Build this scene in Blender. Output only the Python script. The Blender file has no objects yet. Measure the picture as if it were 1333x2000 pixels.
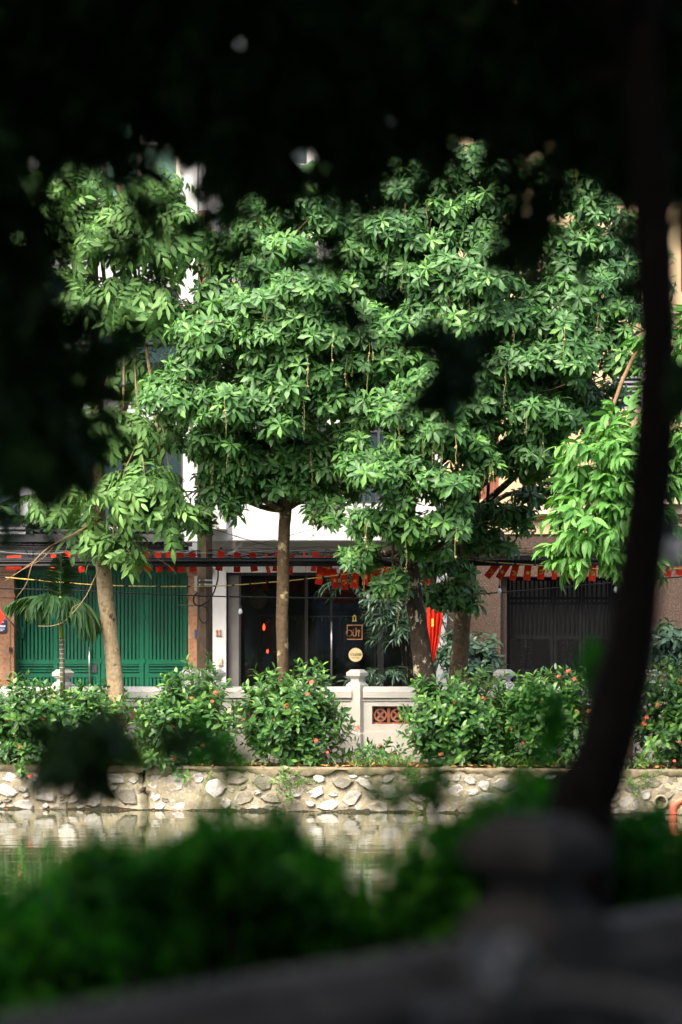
import bpy, math, random
import numpy as np
from mathutils import Vector, Matrix, Quaternion
R = math.radians
rng = np.random.default_rng(7)
random.seed(7)
scene = bpy.context.scene
col = scene.collection

# ---------------------------------------------------------------- camera, sky, sun, exposure
FPX, HOR, CAMZ = 4722.0, 1257.0, 1.455
cam = bpy.data.cameras.new('camera')
cam.sensor_fit = 'VERTICAL'; cam.sensor_height = 36.0; cam.sensor_width = 24.0
cam.lens = 85.0
cam.shift_y = (HOR - 1000.0) / 2000.0
cam.clip_start = 0.05; cam.clip_end = 500
cam.dof.use_dof = True; cam.dof.focus_distance = 29.2; cam.dof.aperture_fstop = 1.55
camo = bpy.data.objects.new('camera', cam); col.objects.link(camo)
camo.location = (0, 0, CAMZ); camo.rotation_euler = (R(90), 0, 0)
scene.camera = camo

SUN_EL, SUN_AZ = 50.0, 30.0            # behind the camera, to its left
sdir = Vector((-math.sin(R(SUN_AZ)) * math.cos(R(SUN_EL)), -math.cos(R(SUN_AZ)) * math.cos(R(SUN_EL)), math.sin(R(SUN_EL))))
world = bpy.data.worlds.new('World'); scene.world = world; world.use_nodes = True
wn = world.node_tree; wn.nodes.clear()
sky = wn.nodes.new('ShaderNodeTexSky'); sky.sky_type = 'NISHITA'; sky.sun_disc = False
sky.sun_elevation = R(SUN_EL); sky.sun_rotation = math.atan2(sdir.x, sdir.y)
sky.air_density = 1.0; sky.dust_density = 6.0; sky.ozone_density = 1.0
bg = wn.nodes.new('ShaderNodeBackground'); bg.inputs[1].default_value = 0.15
wo = wn.nodes.new('ShaderNodeOutputWorld')
wn.links.new(sky.outputs[0], bg.inputs[0]); wn.links.new(bg.outputs[0], wo.inputs[0])
sl = bpy.data.lights.new('sun', 'SUN'); sl.energy = 1.1; sl.angle = R(20.0); sl.color = (1.0, 0.93, 0.80)
so = bpy.data.objects.new('sun', sl); col.objects.link(so)
so.rotation_euler = (-sdir).to_track_quat('-Z', 'Y').to_euler(); so.location = (-10, -20, 30)
scene.view_settings.view_transform = 'Standard'; scene.view_settings.look = 'None'
scene.view_settings.exposure = 2.05; scene.view_settings.gamma = 1.0
scene.view_settings.use_curve_mapping = False
scene.cycles.max_bounces = 8; scene.cycles.transparent_max_bounces = 8
scene.cycles.diffuse_bounces = 3; scene.cycles.glossy_bounces = 4; scene.cycles.transmission_bounces = 4
scene.cycles.caustics_reflective = False; scene.cycles.caustics_refractive = False

# ---------------------------------------------------------------- helpers
def fx(x, Y): return (x - 666.5) / FPX * Y
def fz(y, Y): return CAMZ + (HOR - y) / FPX * Y
def P(x, y, Y): return Vector((fx(x, Y), Y, fz(y, Y)))

WL = {}                                   # world origin of every object
def wl(o): return WL.get(o.name, Vector((0, 0, 0))) if o else Vector((0, 0, 0))
def tag(o, label=None, cat=None, group=None, kind=None):
    if label: o['label'] = label
    if cat: o['category'] = cat
    if group: o['group'] = group
    if kind: o['kind'] = kind
    return o
def thing(name, loc, label, cat, group=None):
    o = bpy.data.objects.new(name, None); col.objects.link(o)
    o.location = loc; o.empty_display_size = 0.1; WL[o.name] = Vector(loc)
    return tag(o, label, cat, group)
def link(name, me, parent=None, origin=None, mat=None):
    o = bpy.data.objects.new(name, me); col.objects.link(o)
    if parent: o.parent = parent
    if mat and not me.materials: me.materials.append(mat)
    return o
def mesh_np(name, V, F, mat, smooth=True):
    me = bpy.data.meshes.new(name)
    me.from_pydata(np.asarray(V, float).tolist(), [], np.asarray(F).tolist() if not isinstance(F, list) else F)
    if mat: me.materials.append(mat)
    me.polygons.foreach_set('use_smooth', [smooth] * len(me.polygons)); me.update()
    return me
def part_np(name, V, F, mat, parent=None, smooth=True):
    w = wl(parent)
    V = np.asarray(V, float) - np.array(w)
    o = link(name, mesh_np(name, V, F, mat, smooth), parent)
    WL[o.name] = Vector(w)
    return o
def inst(name, me, parent, M):
    """place a shared mesh at world matrix M as a part of parent"""
    o = link(name, me, parent)
    M = M.copy(); M.translation = M.translation - wl(parent)
    o.matrix_local = M
    WL[o.name] = M.translation + wl(parent)
    return o

class MB:
    def __init__(s): s.V = []; s.F = []
    def add(s, V, F):
        b = len(s.V); s.V += [tuple(v) for v in V]; s.F += [tuple(i + b for i in f) for f in F]; return s
    def box(s, x0, x1, y0, y1, z0, z1):
        V = [(x, y, z) for z in (z0, z1) for y in (y0, y1) for x in (x0, x1)]
        return s.add(V, [(0, 2, 3, 1), (4, 5, 7, 6), (0, 1, 5, 4), (2, 6, 7, 3), (0, 4, 6, 2), (1, 3, 7, 5)])
    def pbox(s, x0, y0, x1, y1, Y, depth):
        """box whose front face covers these photo pixels at distance Y"""
        return s.box(fx(x0, Y), fx(x1, Y), Y, Y + depth, fz(y1, Y), fz(y0, Y))
    def obox(s, c, size, M=None):
        hx, hy, hz = [k / 2 for k in size]; M = M or Matrix.Identity(3); c = Vector(c)
        V = [c + M @ Vector((x, y, z)) for z in (-hz, hz) for y in (-hy, hy) for x in (-hx, hx)]
        return s.add(V, [(0, 2, 3, 1), (4, 5, 7, 6), (0, 1, 5, 4), (2, 6, 7, 3), (0, 4, 6, 2), (1, 3, 7, 5)])
    def tube(s, pts, rad, n=8, cap=True):
        pts = [Vector(p) for p in pts]
        if not hasattr(rad, '__len__'): rad = [rad] * len(pts)
        b = len(s.V); up = Vector((0.13, 0.31, 0.94)); prev = None
        for i, p in enumerate(pts):
            t = (pts[min(i + 1, len(pts) - 1)] - pts[max(i - 1, 0)])
            t = t.normalized() if t.length > 1e-9 else Vector((0, 0, 1))
            a = prev - t * prev.dot(t) if prev else t.cross(up)
            if a.length < 1e-6: a = t.cross(Vector((1, 0, 0)))
            a.normalize(); prev = a; c = t.cross(a)
            for k in range(n):
                th = 2 * math.pi * k / n
                s.V.append(tuple(p + (a * math.cos(th) + c * math.sin(th)) * rad[i]))
        for i in range(len(pts) - 1):
            for k in range(n):
                k2 = (k + 1) % n
                s.F.append((b + i * n + k, b + i * n + k2, b + (i + 1) * n + k2, b + (i + 1) * n + k))
        if cap:
            s.F.append(tuple(b + k for k in range(n))[::-1]); e = b + (len(pts) - 1) * n
            s.F.append(tuple(e + k for k in range(n)))
        return s
    def lathe(s, prof, c=(0, 0, 0), n=12, M=None):
        b = len(s.V); c = Vector(c); M = M or Matrix.Identity(3)
        for r, z in prof:
            for k in range(n):
                th = 2 * math.pi * k / n
                s.V.append(tuple(c + M @ Vector((r * math.cos(th), r * math.sin(th), z))))
        for i in range(len(prof) - 1):
            for k in range(n):
                k2 = (k + 1) % n
                s.F.append((b + i * n + k, b + i * n + k2, b + (i + 1) * n + k2, b + (i + 1) * n + k))
        s.F.append(tuple(b + k for k in range(n))[::-1])
        s.F.append(tuple(b + (len(prof) - 1) * n + k for k in range(n)))
        return s
    def sqlathe(s, prof, c, rot):
        """square profile: list of (half width, z)"""
        b = len(s.V); c = Vector(c)
        for h, z in prof:
            for (i, j) in ((-1, -1), (1, -1), (1, 1), (-1, 1)):
                x, y = i * h, j * h
                s.V.append((c.x + x * math.cos(rot) - y * math.sin(rot), c.y + x * math.sin(rot) + y * math.cos(rot), c.z + z))
        for i in range(len(prof) - 1):
            for k in range(4):
                k2 = (k + 1) % 4
                s.F.append((b + i * 4 + k, b + i * 4 + k2, b + i * 4 + 4 + k2, b + i * 4 + 4 + k))
        s.F.append((b + 3, b + 2, b + 1, b)); e = b + (len(prof) - 1) * 4
        s.F.append((e, e + 1, e + 2, e + 3)); return s
    def prism(s, poly, y0, y1):
        """polygon of (x, z) extruded from y0 to y1"""
        n = len(poly); b = len(s.V)
        s.V += [(x, y0, z) for x, z in poly] + [(x, y1, z) for x, z in poly]
        s.F.append(tuple(b + k for k in range(n))); s.F.append(tuple(b + n + k for k in range(n))[::-1])
        for k in range(n):
            k2 = (k + 1) % n; s.F.append((b + k, b + n + k, b + n + k2, b + k2))
        return s
    def annulus(s, cx, cz, r0, r1, y0, y1, n=16, a0=0.0, a1=2 * math.pi):
        b = len(s.V); full = abs(a1 - a0 - 2 * math.pi) < 1e-6; m = n if full else n + 1
        for k in range(m):
            th = a0 + (a1 - a0) * k / n
            for r, y in ((r0, y0), (r1, y0), (r1, y1), (r0, y1)):
                s.V.append((cx + r * math.cos(th), y, cz + r * math.sin(th)))
        for k in range(n):
            k2 = (k + 1) % m
            for j in range(4):
                j2 = (j + 1) % 4
                s.F.append((b + k * 4 + j, b + k * 4 + j2, b + k2 * 4 + j2, b + k2 * 4 + j))
        if not full:
            s.F.append((b, b + 1, b + 2, b + 3)); e = b + n * 4; s.F.append((e + 3, e + 2, e + 1, e))
        return s
    def build(s, name, mat, parent=None, smooth=False):
        w = wl(parent)
        me = bpy.data.meshes.new(name)
        me.from_pydata([(v[0] - w.x, v[1] - w.y, v[2] - w.z) for v in s.V], [], s.F)
        me.materials.append(mat)
        if smooth: me.polygons.foreach_set('use_smooth', [True] * len(me.polygons))
        me.update()
        o = link(name, me, parent); WL[o.name] = Vector(w); return o
    def mesh(s, name, mat, smooth=False):
        me = bpy.data.meshes.new(name); me.from_pydata(s.V, [], s.F); me.materials.append(mat)
        if smooth: me.polygons.foreach_set('use_smooth', [True] * len(me.polygons))
        me.update(); return me

# ---------------------------------------------------------------- materials
def nodes(name):
    m = bpy.data.materials.new(name); m.use_nodes = True; nt = m.node_tree; nt.nodes.clear()
    out = nt.nodes.new('ShaderNodeOutputMaterial'); b = nt.nodes.new('ShaderNodeBsdfPrincipled')
    nt.links.new(b.outputs[0], out.inputs[0]); return m, nt, b, out
def surf(name, c1, c2=None, scale=6.0, rough=0.7, bump=0.15, spec=0.4, metal=0.0, c3=None, s3=1.3, t3=(0.55, 0.7), stretch=(1, 1, 1), detail=8, speck=None, bdist=0.01):
    """weathered solid: two-colour fractal noise, optional third colour in broad stains, optional speckle"""
    m, nt, b, out = nodes(name); L = nt.links
    c2 = c2 or tuple(k * 0.75 for k in c1)
    tc = nt.nodes.new('ShaderNodeTexCoord'); mp = nt.nodes.new('ShaderNodeMapping')
    mp.inputs['Scale'].default_value = stretch; L.new(tc.outputs['Object'], mp.inputs[0])
    n1 = nt.nodes.new('ShaderNodeTexNoise'); n1.inputs['Scale'].default_value = scale; n1.inputs['Detail'].default_value = detail
    n1.inputs['Roughness'].default_value = 0.65; L.new(mp.outputs[0], n1.inputs[0])
    r1 = nt.nodes.new('ShaderNodeValToRGB'); e = r1.color_ramp.elements
    e[0].position = 0.32; e[1].position = 0.68; e[0].color = (*c2, 1); e[1].color = (*c1, 1); L.new(n1.outputs[0], r1.inputs[0])
    last = r1.outputs[0]
    if speck:
        vo = nt.nodes.new('ShaderNodeTexNoise'); vo.inputs['Scale'].default_value = speck[1]; vo.inputs['Detail'].default_value = 2; L.new(mp.outputs[0], vo.inputs[0])
        rr = nt.nodes.new('ShaderNodeValToRGB'); rr.color_ramp.elements[0].position = 0.5; rr.color_ramp.elements[1].position = 0.62; L.new(vo.outputs[0], rr.inputs[0])
        mx = nt.nodes.new('ShaderNodeMixRGB'); mx.inputs[2].default_value = (*speck[0], 1); L.new(rr.outputs[0], mx.inputs[0]); L.new(last, mx.inputs[1]); last = mx.outputs[0]
    if c3:
        n3 = nt.nodes.new('ShaderNodeTexNoise'); n3.inputs['Scale'].default_value = s3; n3.inputs['Detail'].default_value = 6; n3.inputs['Roughness'].default_value = 0.7
        L.new(mp.outputs[0], n3.inputs[0])
        r3 = nt.nodes.new('ShaderNodeValToRGB'); r3.color_ramp.elements[0].position = t3[0]; r3.color_ramp.elements[1].position = t3[1]; L.new(n3.outputs[0], r3.inputs[0])
        mx = nt.nodes.new('ShaderNodeMixRGB'); mx.inputs[2].default_value = (*c3, 1); L.new(r3.outputs[0], mx.inputs[0]); L.new(last, mx.inputs[1]); last = mx.outputs[0]
    L.new(last, b.inputs['Base Color'])
    b.inputs['Roughness'].default_value = rough; b.inputs['Metallic'].default_value = metal; b.inputs['Specular IOR Level'].default_value = spec
    if bump:
        bn = nt.nodes.new('ShaderNodeBump'); bn.inputs['Strength'].default_value = bump; bn.inputs['Distance'].default_value = bdist
        L.new(n1.outputs[0], bn.inputs['Height']); L.new(bn.outputs[0], b.inputs['Normal'])
    return m
def leafmat(name, dark, mid, light, rough=0.38, trans=0.22, tcol=None, hue=0.0, spec=0.5):
    """leaf: colour varies from leaf to leaf, paler vein-side, some light comes through"""
    m, nt, b, out = nodes(name); L = nt.links
    g = nt.nodes.new('ShaderNodeNewGeometry'); oi = nt.nodes.new('ShaderNodeObjectInfo')
    ad = nt.nodes.new('ShaderNodeMath'); ad.operation = 'MULTIPLY_ADD'; ad.inputs[1].default_value = 0.55
    ml = nt.nodes.new('ShaderNodeMath'); ml.operation = 'MULTIPLY'; ml.inputs[1].default_value = 0.45
    L.new(oi.outputs['Random'], ml.inputs[0]); L.new(g.outputs['Random Per Island'], ad.inputs[0]); L.new(ml.outputs[0], ad.inputs[2])
    r = nt.nodes.new('ShaderNodeValToRGB'); e = r.color_ramp.elements
    e[0].position = 0.12; e[0].color = (*dark, 1); e[1].position = 0.9; e[1].color = (*light, 1); x = e.new(0.55); x.color = (*mid, 1)
    L.new(ad.outputs[0], r.inputs[0])
    bk = nt.nodes.new('ShaderNodeMixRGB'); bk.blend_type = 'MIX'; bk.inputs[2].default_value = (*[0.55 * k + 0.5 * j for k, j in zip(light, (0.09, 0.13, 0.06))], 1)
    mf = nt.nodes.new('ShaderNodeMath'); mf.operation = 'MULTIPLY'; mf.inputs[1].default_value = 0.5
    L.new(g.outputs['Backfacing'], mf.inputs[0]); L.new(mf.outputs[0], bk.inputs[0]); L.new(r.outputs[0], bk.inputs[1])
    L.new(bk.outputs[0], b.inputs['Base Color'])
    b.inputs['Roughness'].default_value = rough; b.inputs['Specular IOR Level'].default_value = spec
    t = nt.nodes.new('ShaderNodeBsdfTranslucent')
    mc = nt.nodes.new('ShaderNodeMixRGB'); mc.blend_type = 'MULTIPLY'; mc.inputs[0].default_value = 1; mc.inputs[2].default_value = (*(tcol or (1.3, 1.5, 0.5)), 1)
    L.new(r.outputs[0], mc.inputs[1]); L.new(mc.outputs[0], t.inputs[0])
    ms = nt.nodes.new('ShaderNodeMixShader'); ms.inputs[0].default_value = trans
    L.new(b.outputs[0], ms.inputs[1]); L.new(t.outputs[0], ms.inputs[2]); L.new(ms.outputs[0], out.inputs[0])
    return m
def glassmat(name, tint, alpha=0.25, rough=0.03):
    """window glass: mirror-like film over a mostly clear pane"""
    m, nt, b, out = nodes(name); L = nt.links
    b.inputs['Base Color'].default_value = (*tint, 1); b.inputs['Roughness'].default_value = rough
    tr = nt.nodes.new('ShaderNodeBsdfTransparent'); tr.inputs[0].default_value = (0.75, 0.8, 0.78, 1)
    gl = nt.nodes.new('ShaderNodeBsdfGlossy'); gl.inputs['Roughness'].default_value = rough
    fr = nt.nodes.new('ShaderNodeFresnel'); fr.inputs[0].default_value = 1.5
    m1 = nt.nodes.new('ShaderNodeMixShader'); L.new(fr.outputs[0], m1.inputs[0]); L.new(tr.outputs[0], m1.inputs[1]); L.new(gl.outputs[0], m1.inputs[2])
    m2 = nt.nodes.new('ShaderNodeMixShader'); m2.inputs[0].default_value = alpha; L.new(m1.outputs[0], m2.inputs[1]); L.new(b.outputs[0], m2.inputs[2])
    L.new(m2.outputs[0], out.inputs[0]); return m
def emit(name, c, s):
    m, nt, b, out = nodes(name); b.inputs['Base Color'].default_value = (*c, 1)
    b.inputs['Emission Color'].default_value = (*c, 1); b.inputs['Emission Strength'].default_value = s; return m

M = {}
M['white_plaster'] = surf('white_plaster', (0.56, 0.555, 0.54), (0.47, 0.465, 0.45), 3, 0.85, 0.1, 0.2, c3=(0.36, 0.35, 0.32), s3=0.9, t3=(0.56, 0.8), stretch=(1, 1, 0.4))
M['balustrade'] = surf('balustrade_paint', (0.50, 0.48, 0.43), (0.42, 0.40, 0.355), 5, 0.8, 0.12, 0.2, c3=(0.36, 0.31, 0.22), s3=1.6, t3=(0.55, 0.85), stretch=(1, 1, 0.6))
M['shade_dark'] = surf('shade_dark_paint', (0.060, 0.054, 0.050), (0.026, 0.024, 0.023), 4, 0.9, 0.12, 0.1, c3=(0.10, 0.095, 0.088), s3=3.0, t3=(0.58, 0.7))  # near balustrade paint darkened: deep shade of the bank put into the colour
M['grey_plaster'] = surf('grey_plaster', (0.42, 0.44, 0.45), (0.34, 0.36, 0.37), 2.5, 0.85, 0.08, 0.2, c3=(0.27, 0.28, 0.28), s3=0.8, stretch=(1, 1, 0.35))
M['pale_plaster'] = surf('pale_plaster', (0.55, 0.60, 0.62), (0.48, 0.52, 0.54), 3, 0.85, 0.08, 0.2)
M['beige_plaster'] = surf('beige_plaster', (0.48, 0.37, 0.22), (0.41, 0.31, 0.18), 2.5, 0.85, 0.08, 0.2, c3=(0.5, 0.4, 0.27), s3=0.7)
M['cream_trim'] = surf('cream_trim', (0.54, 0.46, 0.34), (0.46, 0.39, 0.28), 4, 0.8, 0.05, 0.2)
M['rust_band'] = surf('rust_band', (0.30, 0.11, 0.05), (0.22, 0.08, 0.04), 4, 0.7, 0.05)
M['granite_brown'] = surf('granite_brown', (0.062, 0.037, 0.026), (0.026, 0.019, 0.015), 40, 0.45, 0.02, 0.3, speck=((0.125, 0.085, 0.064), 70))
M['granite_ochre'] = surf('granite_ochre', (0.31, 0.17, 0.09), (0.18, 0.115, 0.07), 9, 0.4, 0.03, 0.5, speck=((0.24, 0.08, 0.03), 24), c3=(0.36, 0.27, 0.19), s3=2.2)
M['green_paint'] = surf('green_paint', (0.003, 0.115, 0.056), (0.0025, 0.085, 0.042), 5, 0.5, 0.02, 0.25, c3=(0.010, 0.062, 0.036), s3=2.2, t3=(0.48, 0.72), stretch=(1.6, 1, 0.5))
M['dark_iron'] = surf('dark_iron', (0.007, 0.0075, 0.008), (0.004, 0.004, 0.0045), 8, 0.7, 0.05, 0.12)
M['charcoal'] = surf('charcoal', (0.035, 0.037, 0.040), (0.025, 0.026, 0.028), 5, 0.6, 0.05)
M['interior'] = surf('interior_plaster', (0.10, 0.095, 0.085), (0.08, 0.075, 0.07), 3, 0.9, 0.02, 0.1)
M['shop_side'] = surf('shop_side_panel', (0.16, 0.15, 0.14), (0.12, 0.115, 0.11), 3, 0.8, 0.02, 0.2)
M['wood'] = surf('arch_wood', (0.24, 0.12, 0.05), (0.14, 0.07, 0.03), 12, 0.4, 0.05, 0.4, stretch=(1, 1, 0.15))
M['steel'] = surf('brushed_steel', (0.45, 0.44, 0.42), (0.35, 0.34, 0.33), 30, 0.3, 0.0, 0.5, metal=0.9)
M['cream_frame'] = surf('cream_frame', (0.70, 0.62, 0.50), (0.64, 0.56, 0.45), 5, 0.5, 0.02)
M['dark_pane'] = glassmat('dark_window_glass', (0.03, 0.055, 0.06), 0.6)
M['green_pane'] = glassmat('green_window_glass', (0.08, 0.20, 0.14), 0.6, 0.06)
M['shop_glass'] = glassmat('shop_glass', (0.02, 0.025, 0.022), 0.12)
M['curtain'] = surf('curtain_cloth', (0.10, 0.15, 0.16), (0.07, 0.11, 0.12), 4, 0.9, 0.05, 0.1, stretch=(6, 1, 0.3))
M['mortar'] = surf('wall_mortar', (0.33, 0.29, 0.20), (0.19, 0.17, 0.115), 7, 0.95, 0.8, 0.1, c3=(0.075, 0.09, 0.03), s3=1.6, t3=(0.50, 0.66), bdist=0.03, speck=((0.33, 0.28, 0.21), 30))
M['coping'] = surf('wall_coping', (0.27, 0.22, 0.145), (0.13, 0.11, 0.07), 6, 0.95, 0.6, 0.1, c3=(0.07, 0.075, 0.03), s3=2.4, t3=(0.46, 0.66), bdist=0.03)
M['damp'] = surf('damp_foot', (0.045, 0.042, 0.028), (0.02, 0.02, 0.014), 9, 0.95, 0.5, 0.05, bdist=0.02)
STONES = [surf('stone_%d' % i, c, tuple(k * f for k, f in zip(c, (0.72, 0.70, 0.66))), 13, 0.95, 1.0, 0.1, c3=(0.13, 0.12, 0.06), s3=3.5, t3=(0.50, 0.72), bdist=0.03)
          for i, c in enumerate([(0.55, 0.53, 0.49), (0.46, 0.445, 0.41), (0.36, 0.35, 0.32), (0.27, 0.25, 0.20), (0.21, 0.20, 0.16)])]
M['soil'] = surf('bed_soil', (0.11, 0.07, 0.04), (0.06, 0.04, 0.025), 14, 0.95, 0.8, 0.1, bdist=0.03, c3=(0.17, 0.09, 0.04), s3=8)
M['asphalt'] = surf('asphalt', (0.06, 0.06, 0.058), (0.045, 0.045, 0.043), 20, 0.9, 0.2, 0.2)
M['paving'] = surf('paving', (0.16, 0.155, 0.145), (0.12, 0.115, 0.11), 6, 0.85, 0.2, 0.2)
M['concrete'] = surf('concrete', (0.30, 0.28, 0.23), (0.20, 0.185, 0.15), 9, 0.9, 0.4, 0.15, c3=(0.12, 0.14, 0.07), s3=2.5)
M['pole_concrete'] = surf('pole_concrete', (0.19, 0.13, 0.08), (0.085, 0.062, 0.04), 14, 0.9, 0.4, 0.15, c3=(0.09, 0.085, 0.05), s3=3, stretch=(1, 1, 0.35))
M['cable'] = surf('cable_rubber', (0.012, 0.012, 0.013), (0.008, 0.008, 0.009), 10, 0.55, 0.0, 0.35)
M['yellow_wire'] = surf('yellow_wire', (0.62, 0.42, 0.10), (0.5, 0.33, 0.08), 10, 0.5, 0.0)
M['flag_red'] = surf('flag_red', (0.66, 0.030, 0.010), (0.55, 0.02, 0.008), 5, 0.75, 0.0, 0.2)
M['flag_gold'] = surf('flag_gold', (0.75, 0.42, 0.06), (0.65, 0.36, 0.05), 10, 0.7, 0.0, 0.2)
M['terracotta'] = surf('terracotta', (0.29, 0.105, 0.06), (0.20, 0.075, 0.045), 16, 0.85, 0.3, 0.2, c3=(0.45, 0.32, 0.25), s3=8, t3=(0.6, 0.75))
M['pvc_pipe'] = surf('pvc_pipe', (0.50, 0.13, 0.065), (0.42, 0.10, 0.055), 7, 0.5, 0.03, 0.4)
M['bulb'] = surf('bulb_glass', (0.80, 0.80, 0.78), (0.78, 0.78, 0.76), 5, 0.25, 0.0, 0.5)
M['black_plastic'] = surf('black_plastic', (0.012, 0.012, 0.013), (0.010, 0.010, 0.010), 5, 0.4, 0.0, 0.5)
M['grey_box'] = surf('grey_box', (0.40, 0.40, 0.37), (0.30, 0.30, 0.28), 9, 0.6, 0.0)
M['switch'] = surf('switch_plastic', (0.60, 0.48, 0.32), (0.55, 0.44, 0.30), 9, 0.5, 0.0)
M['numeral'] = surf('numeral_bronze', (0.33, 0.12, 0.035), (0.28, 0.10, 0.03), 9, 0.5, 0.0, 0.5)
M['copper_line'] = surf('copper_line', (0.52, 0.24, 0.10), (0.45, 0.2, 0.08), 9, 0.4, 0.0, 0.5)
M['gold_line'] = surf('gold_line', (0.55, 0.42, 0.08), (0.45, 0.34, 0.07), 9, 0.4, 0.0, 0.5)
M['kraft'] = surf('kraft_board', (0.62, 0.50, 0.26), (0.56, 0.45, 0.23), 9, 0.8, 0.0)
M['ink'] = surf('ink', (0.03, 0.025, 0.02), (0.02, 0.02, 0.02), 9, 0.8, 0.0)
M['plaque_blue'] = surf('plaque_blue', (0.02, 0.035, 0.12), (0.015, 0.03, 0.10), 9, 0.4, 0.0, 0.5)
M['bark_pale'] = surf('bark_pale', (0.36, 0.28, 0.17), (0.20, 0.148, 0.09), 22, 0.9, 1.0, 0.1, c3=(0.05, 0.035, 0.02), s3=9, t3=(0.56, 0.66), bdist=0.015)
M['bark_brown'] = surf('bark_brown', (0.115, 0.080, 0.046), (0.055, 0.038, 0.024), 20, 0.9, 1.0, 0.1, c3=(0.34, 0.28, 0.16), s3=6, t3=(0.55, 0.63), bdist=0.015)
M['bark_dark'] = surf('bark_dark', (0.055, 0.041, 0.029), (0.022, 0.017, 0.013), 18, 0.95, 1.0, 0.1, c3=(0.40, 0.34, 0.23), s3=9, t3=(0.57, 0.61), bdist=0.02, stretch=(1, 1, 0.6))
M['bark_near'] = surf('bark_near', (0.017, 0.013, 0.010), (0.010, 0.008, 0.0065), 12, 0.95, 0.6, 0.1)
M['twig'] = surf('twig', (0.24, 0.16, 0.09), (0.16, 0.10, 0.055), 12, 0.9, 0.2, 0.1)
M['stem_green'] = surf('palm_shaft', (0.22, 0.32, 0.06), (0.16, 0.26, 0.04), 6, 0.45, 0.0, 0.4)
M['palm_stem'] = surf('palm_stem', (0.06, 0.06, 0.03), (0.04, 0.04, 0.02), 8, 0.7, 0.1)
M['palm_ring'] = surf('palm_ring', (0.38, 0.34, 0.22), (0.3, 0.27, 0.18), 8, 0.8, 0.1)
M['raceme'] = surf('raceme', (0.15, 0.155, 0.055), (0.10, 0.105, 0.035), 10, 0.6, 0.0)
M['bud'] = surf('bud', (0.34, 0.30, 0.12), (0.22, 0.19, 0.07), 10, 0.5, 0.0)
M['ixora'] = surf('ixora_petal', (0.80, 0.18, 0.13), (0.72, 0.11, 0.08), 25, 0.6, 0.0, 0.2)
M['ixora_old'] = surf('ixora_faded', (0.40, 0.16, 0.06), (0.28, 0.10, 0.04), 25, 0.7, 0.0, 0.2)
M['litter'] = surf('dry_leaf', (0.45, 0.22, 0.06), (0.26, 0.11, 0.035), 7, 0.8, 0.0)
M['lf_barr'] = leafmat('leaf_rosette_tree', (0.036, 0.096, 0.030), (0.080, 0.200, 0.054), (0.19, 0.39, 0.078), 0.46, 0.25, spec=0.38)
M['lf_pinn'] = leafmat('leaf_feather_tree', (0.054, 0.130, 0.036), (0.118, 0.24, 0.066), (0.19, 0.35, 0.095), 0.55, 0.28, spec=0.3)
M['lf_lime'] = leafmat('leaf_bright_tree', (0.055, 0.16, 0.034), (0.115, 0.285, 0.062), (0.20, 0.40, 0.10), 0.5, 0.32, spec=0.3)
M['lf_ixora'] = leafmat('leaf_ixora', (0.022, 0.070, 0.020), (0.052, 0.145, 0.034), (0.16, 0.31, 0.058), 0.36, 0.22, spec=0.4)
M['lf_dark'] = leafmat('leaf_shade_shrub', (0.020, 0.055, 0.030), (0.035, 0.085, 0.045), (0.06, 0.12, 0.06), 0.40, 0.15)
M['lf_palm'] = leafmat('leaf_palm', (0.010, 0.034, 0.010), (0.018, 0.055, 0.014), (0.042, 0.08, 0.022), 0.6, 0.12, spec=0.15)
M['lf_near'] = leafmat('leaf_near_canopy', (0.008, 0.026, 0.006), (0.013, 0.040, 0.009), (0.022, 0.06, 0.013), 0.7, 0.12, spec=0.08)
M['lf_nearshrub'] = leafmat('leaf_near_shrub', (0.008, 0.052, 0.006), (0.024, 0.135, 0.012), (0.12, 0.36, 0.035), 0.6, 0.5, tcol=(0.9, 1.7, 0.35), spec=0.1)
M['lf_grass'] = leafmat('leaf_grass', (0.06, 0.13, 0.025), (0.11, 0.21, 0.04), (0.20, 0.30, 0.08), 0.5, 0.25)

# ---------------------------------------------------------------- leaves
def leaf(L, W, shape='ob', seg=4, fold=0.25, droop=0.4):
    t = np.linspace(0, 1, seg + 1)
    if shape == 'ob': w = np.interp(t, [0, .2, .45, .7, .88, 1], [.06, .28, .72, 1, .75, .06])
    elif shape == 'la': w = np.interp(t, [0, .15, .4, .65, .85, 1], [.08, .6, 1, .8, .4, .02])
    else: w = np.interp(t, [0, .15, .5, .8, 1], [.1, .65, 1, .7, .05])
    w = w * W / 2
    x = L * t * (1 - 0.22 * droop * t); z = -droop * L * t ** 1.8
    V = np.zeros((seg + 1, 3, 3))
    V[:, 0] = np.stack([x, -w, z + fold * w], 1); V[:, 1] = np.stack([x, 0 * w, z], 1); V[:, 2] = np.stack([x, w, z + fold * w], 1)
    V = V.reshape(-1, 3); F = []
    for i in range(seg):
        a = i * 3; F += [(a, a + 3, a + 4, a + 1), (a + 1, a + 4, a + 5, a + 2)]
    return V, np.array(F)
def rotm(az=0, el=0, roll=0):
    return np.array(Matrix.Rotation(az, 3, 'Z') @ Matrix.Rotation(-el, 3, 'Y') @ Matrix.Rotation(roll, 3, 'X'))
def merge(items):
    Vs, Fs, b = [], [], 0
    for V, F in items: Vs.append(V); Fs.append(np.asarray(F) + b); b += len(V)
    return np.concatenate(Vs), np.concatenate(Fs)
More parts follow.
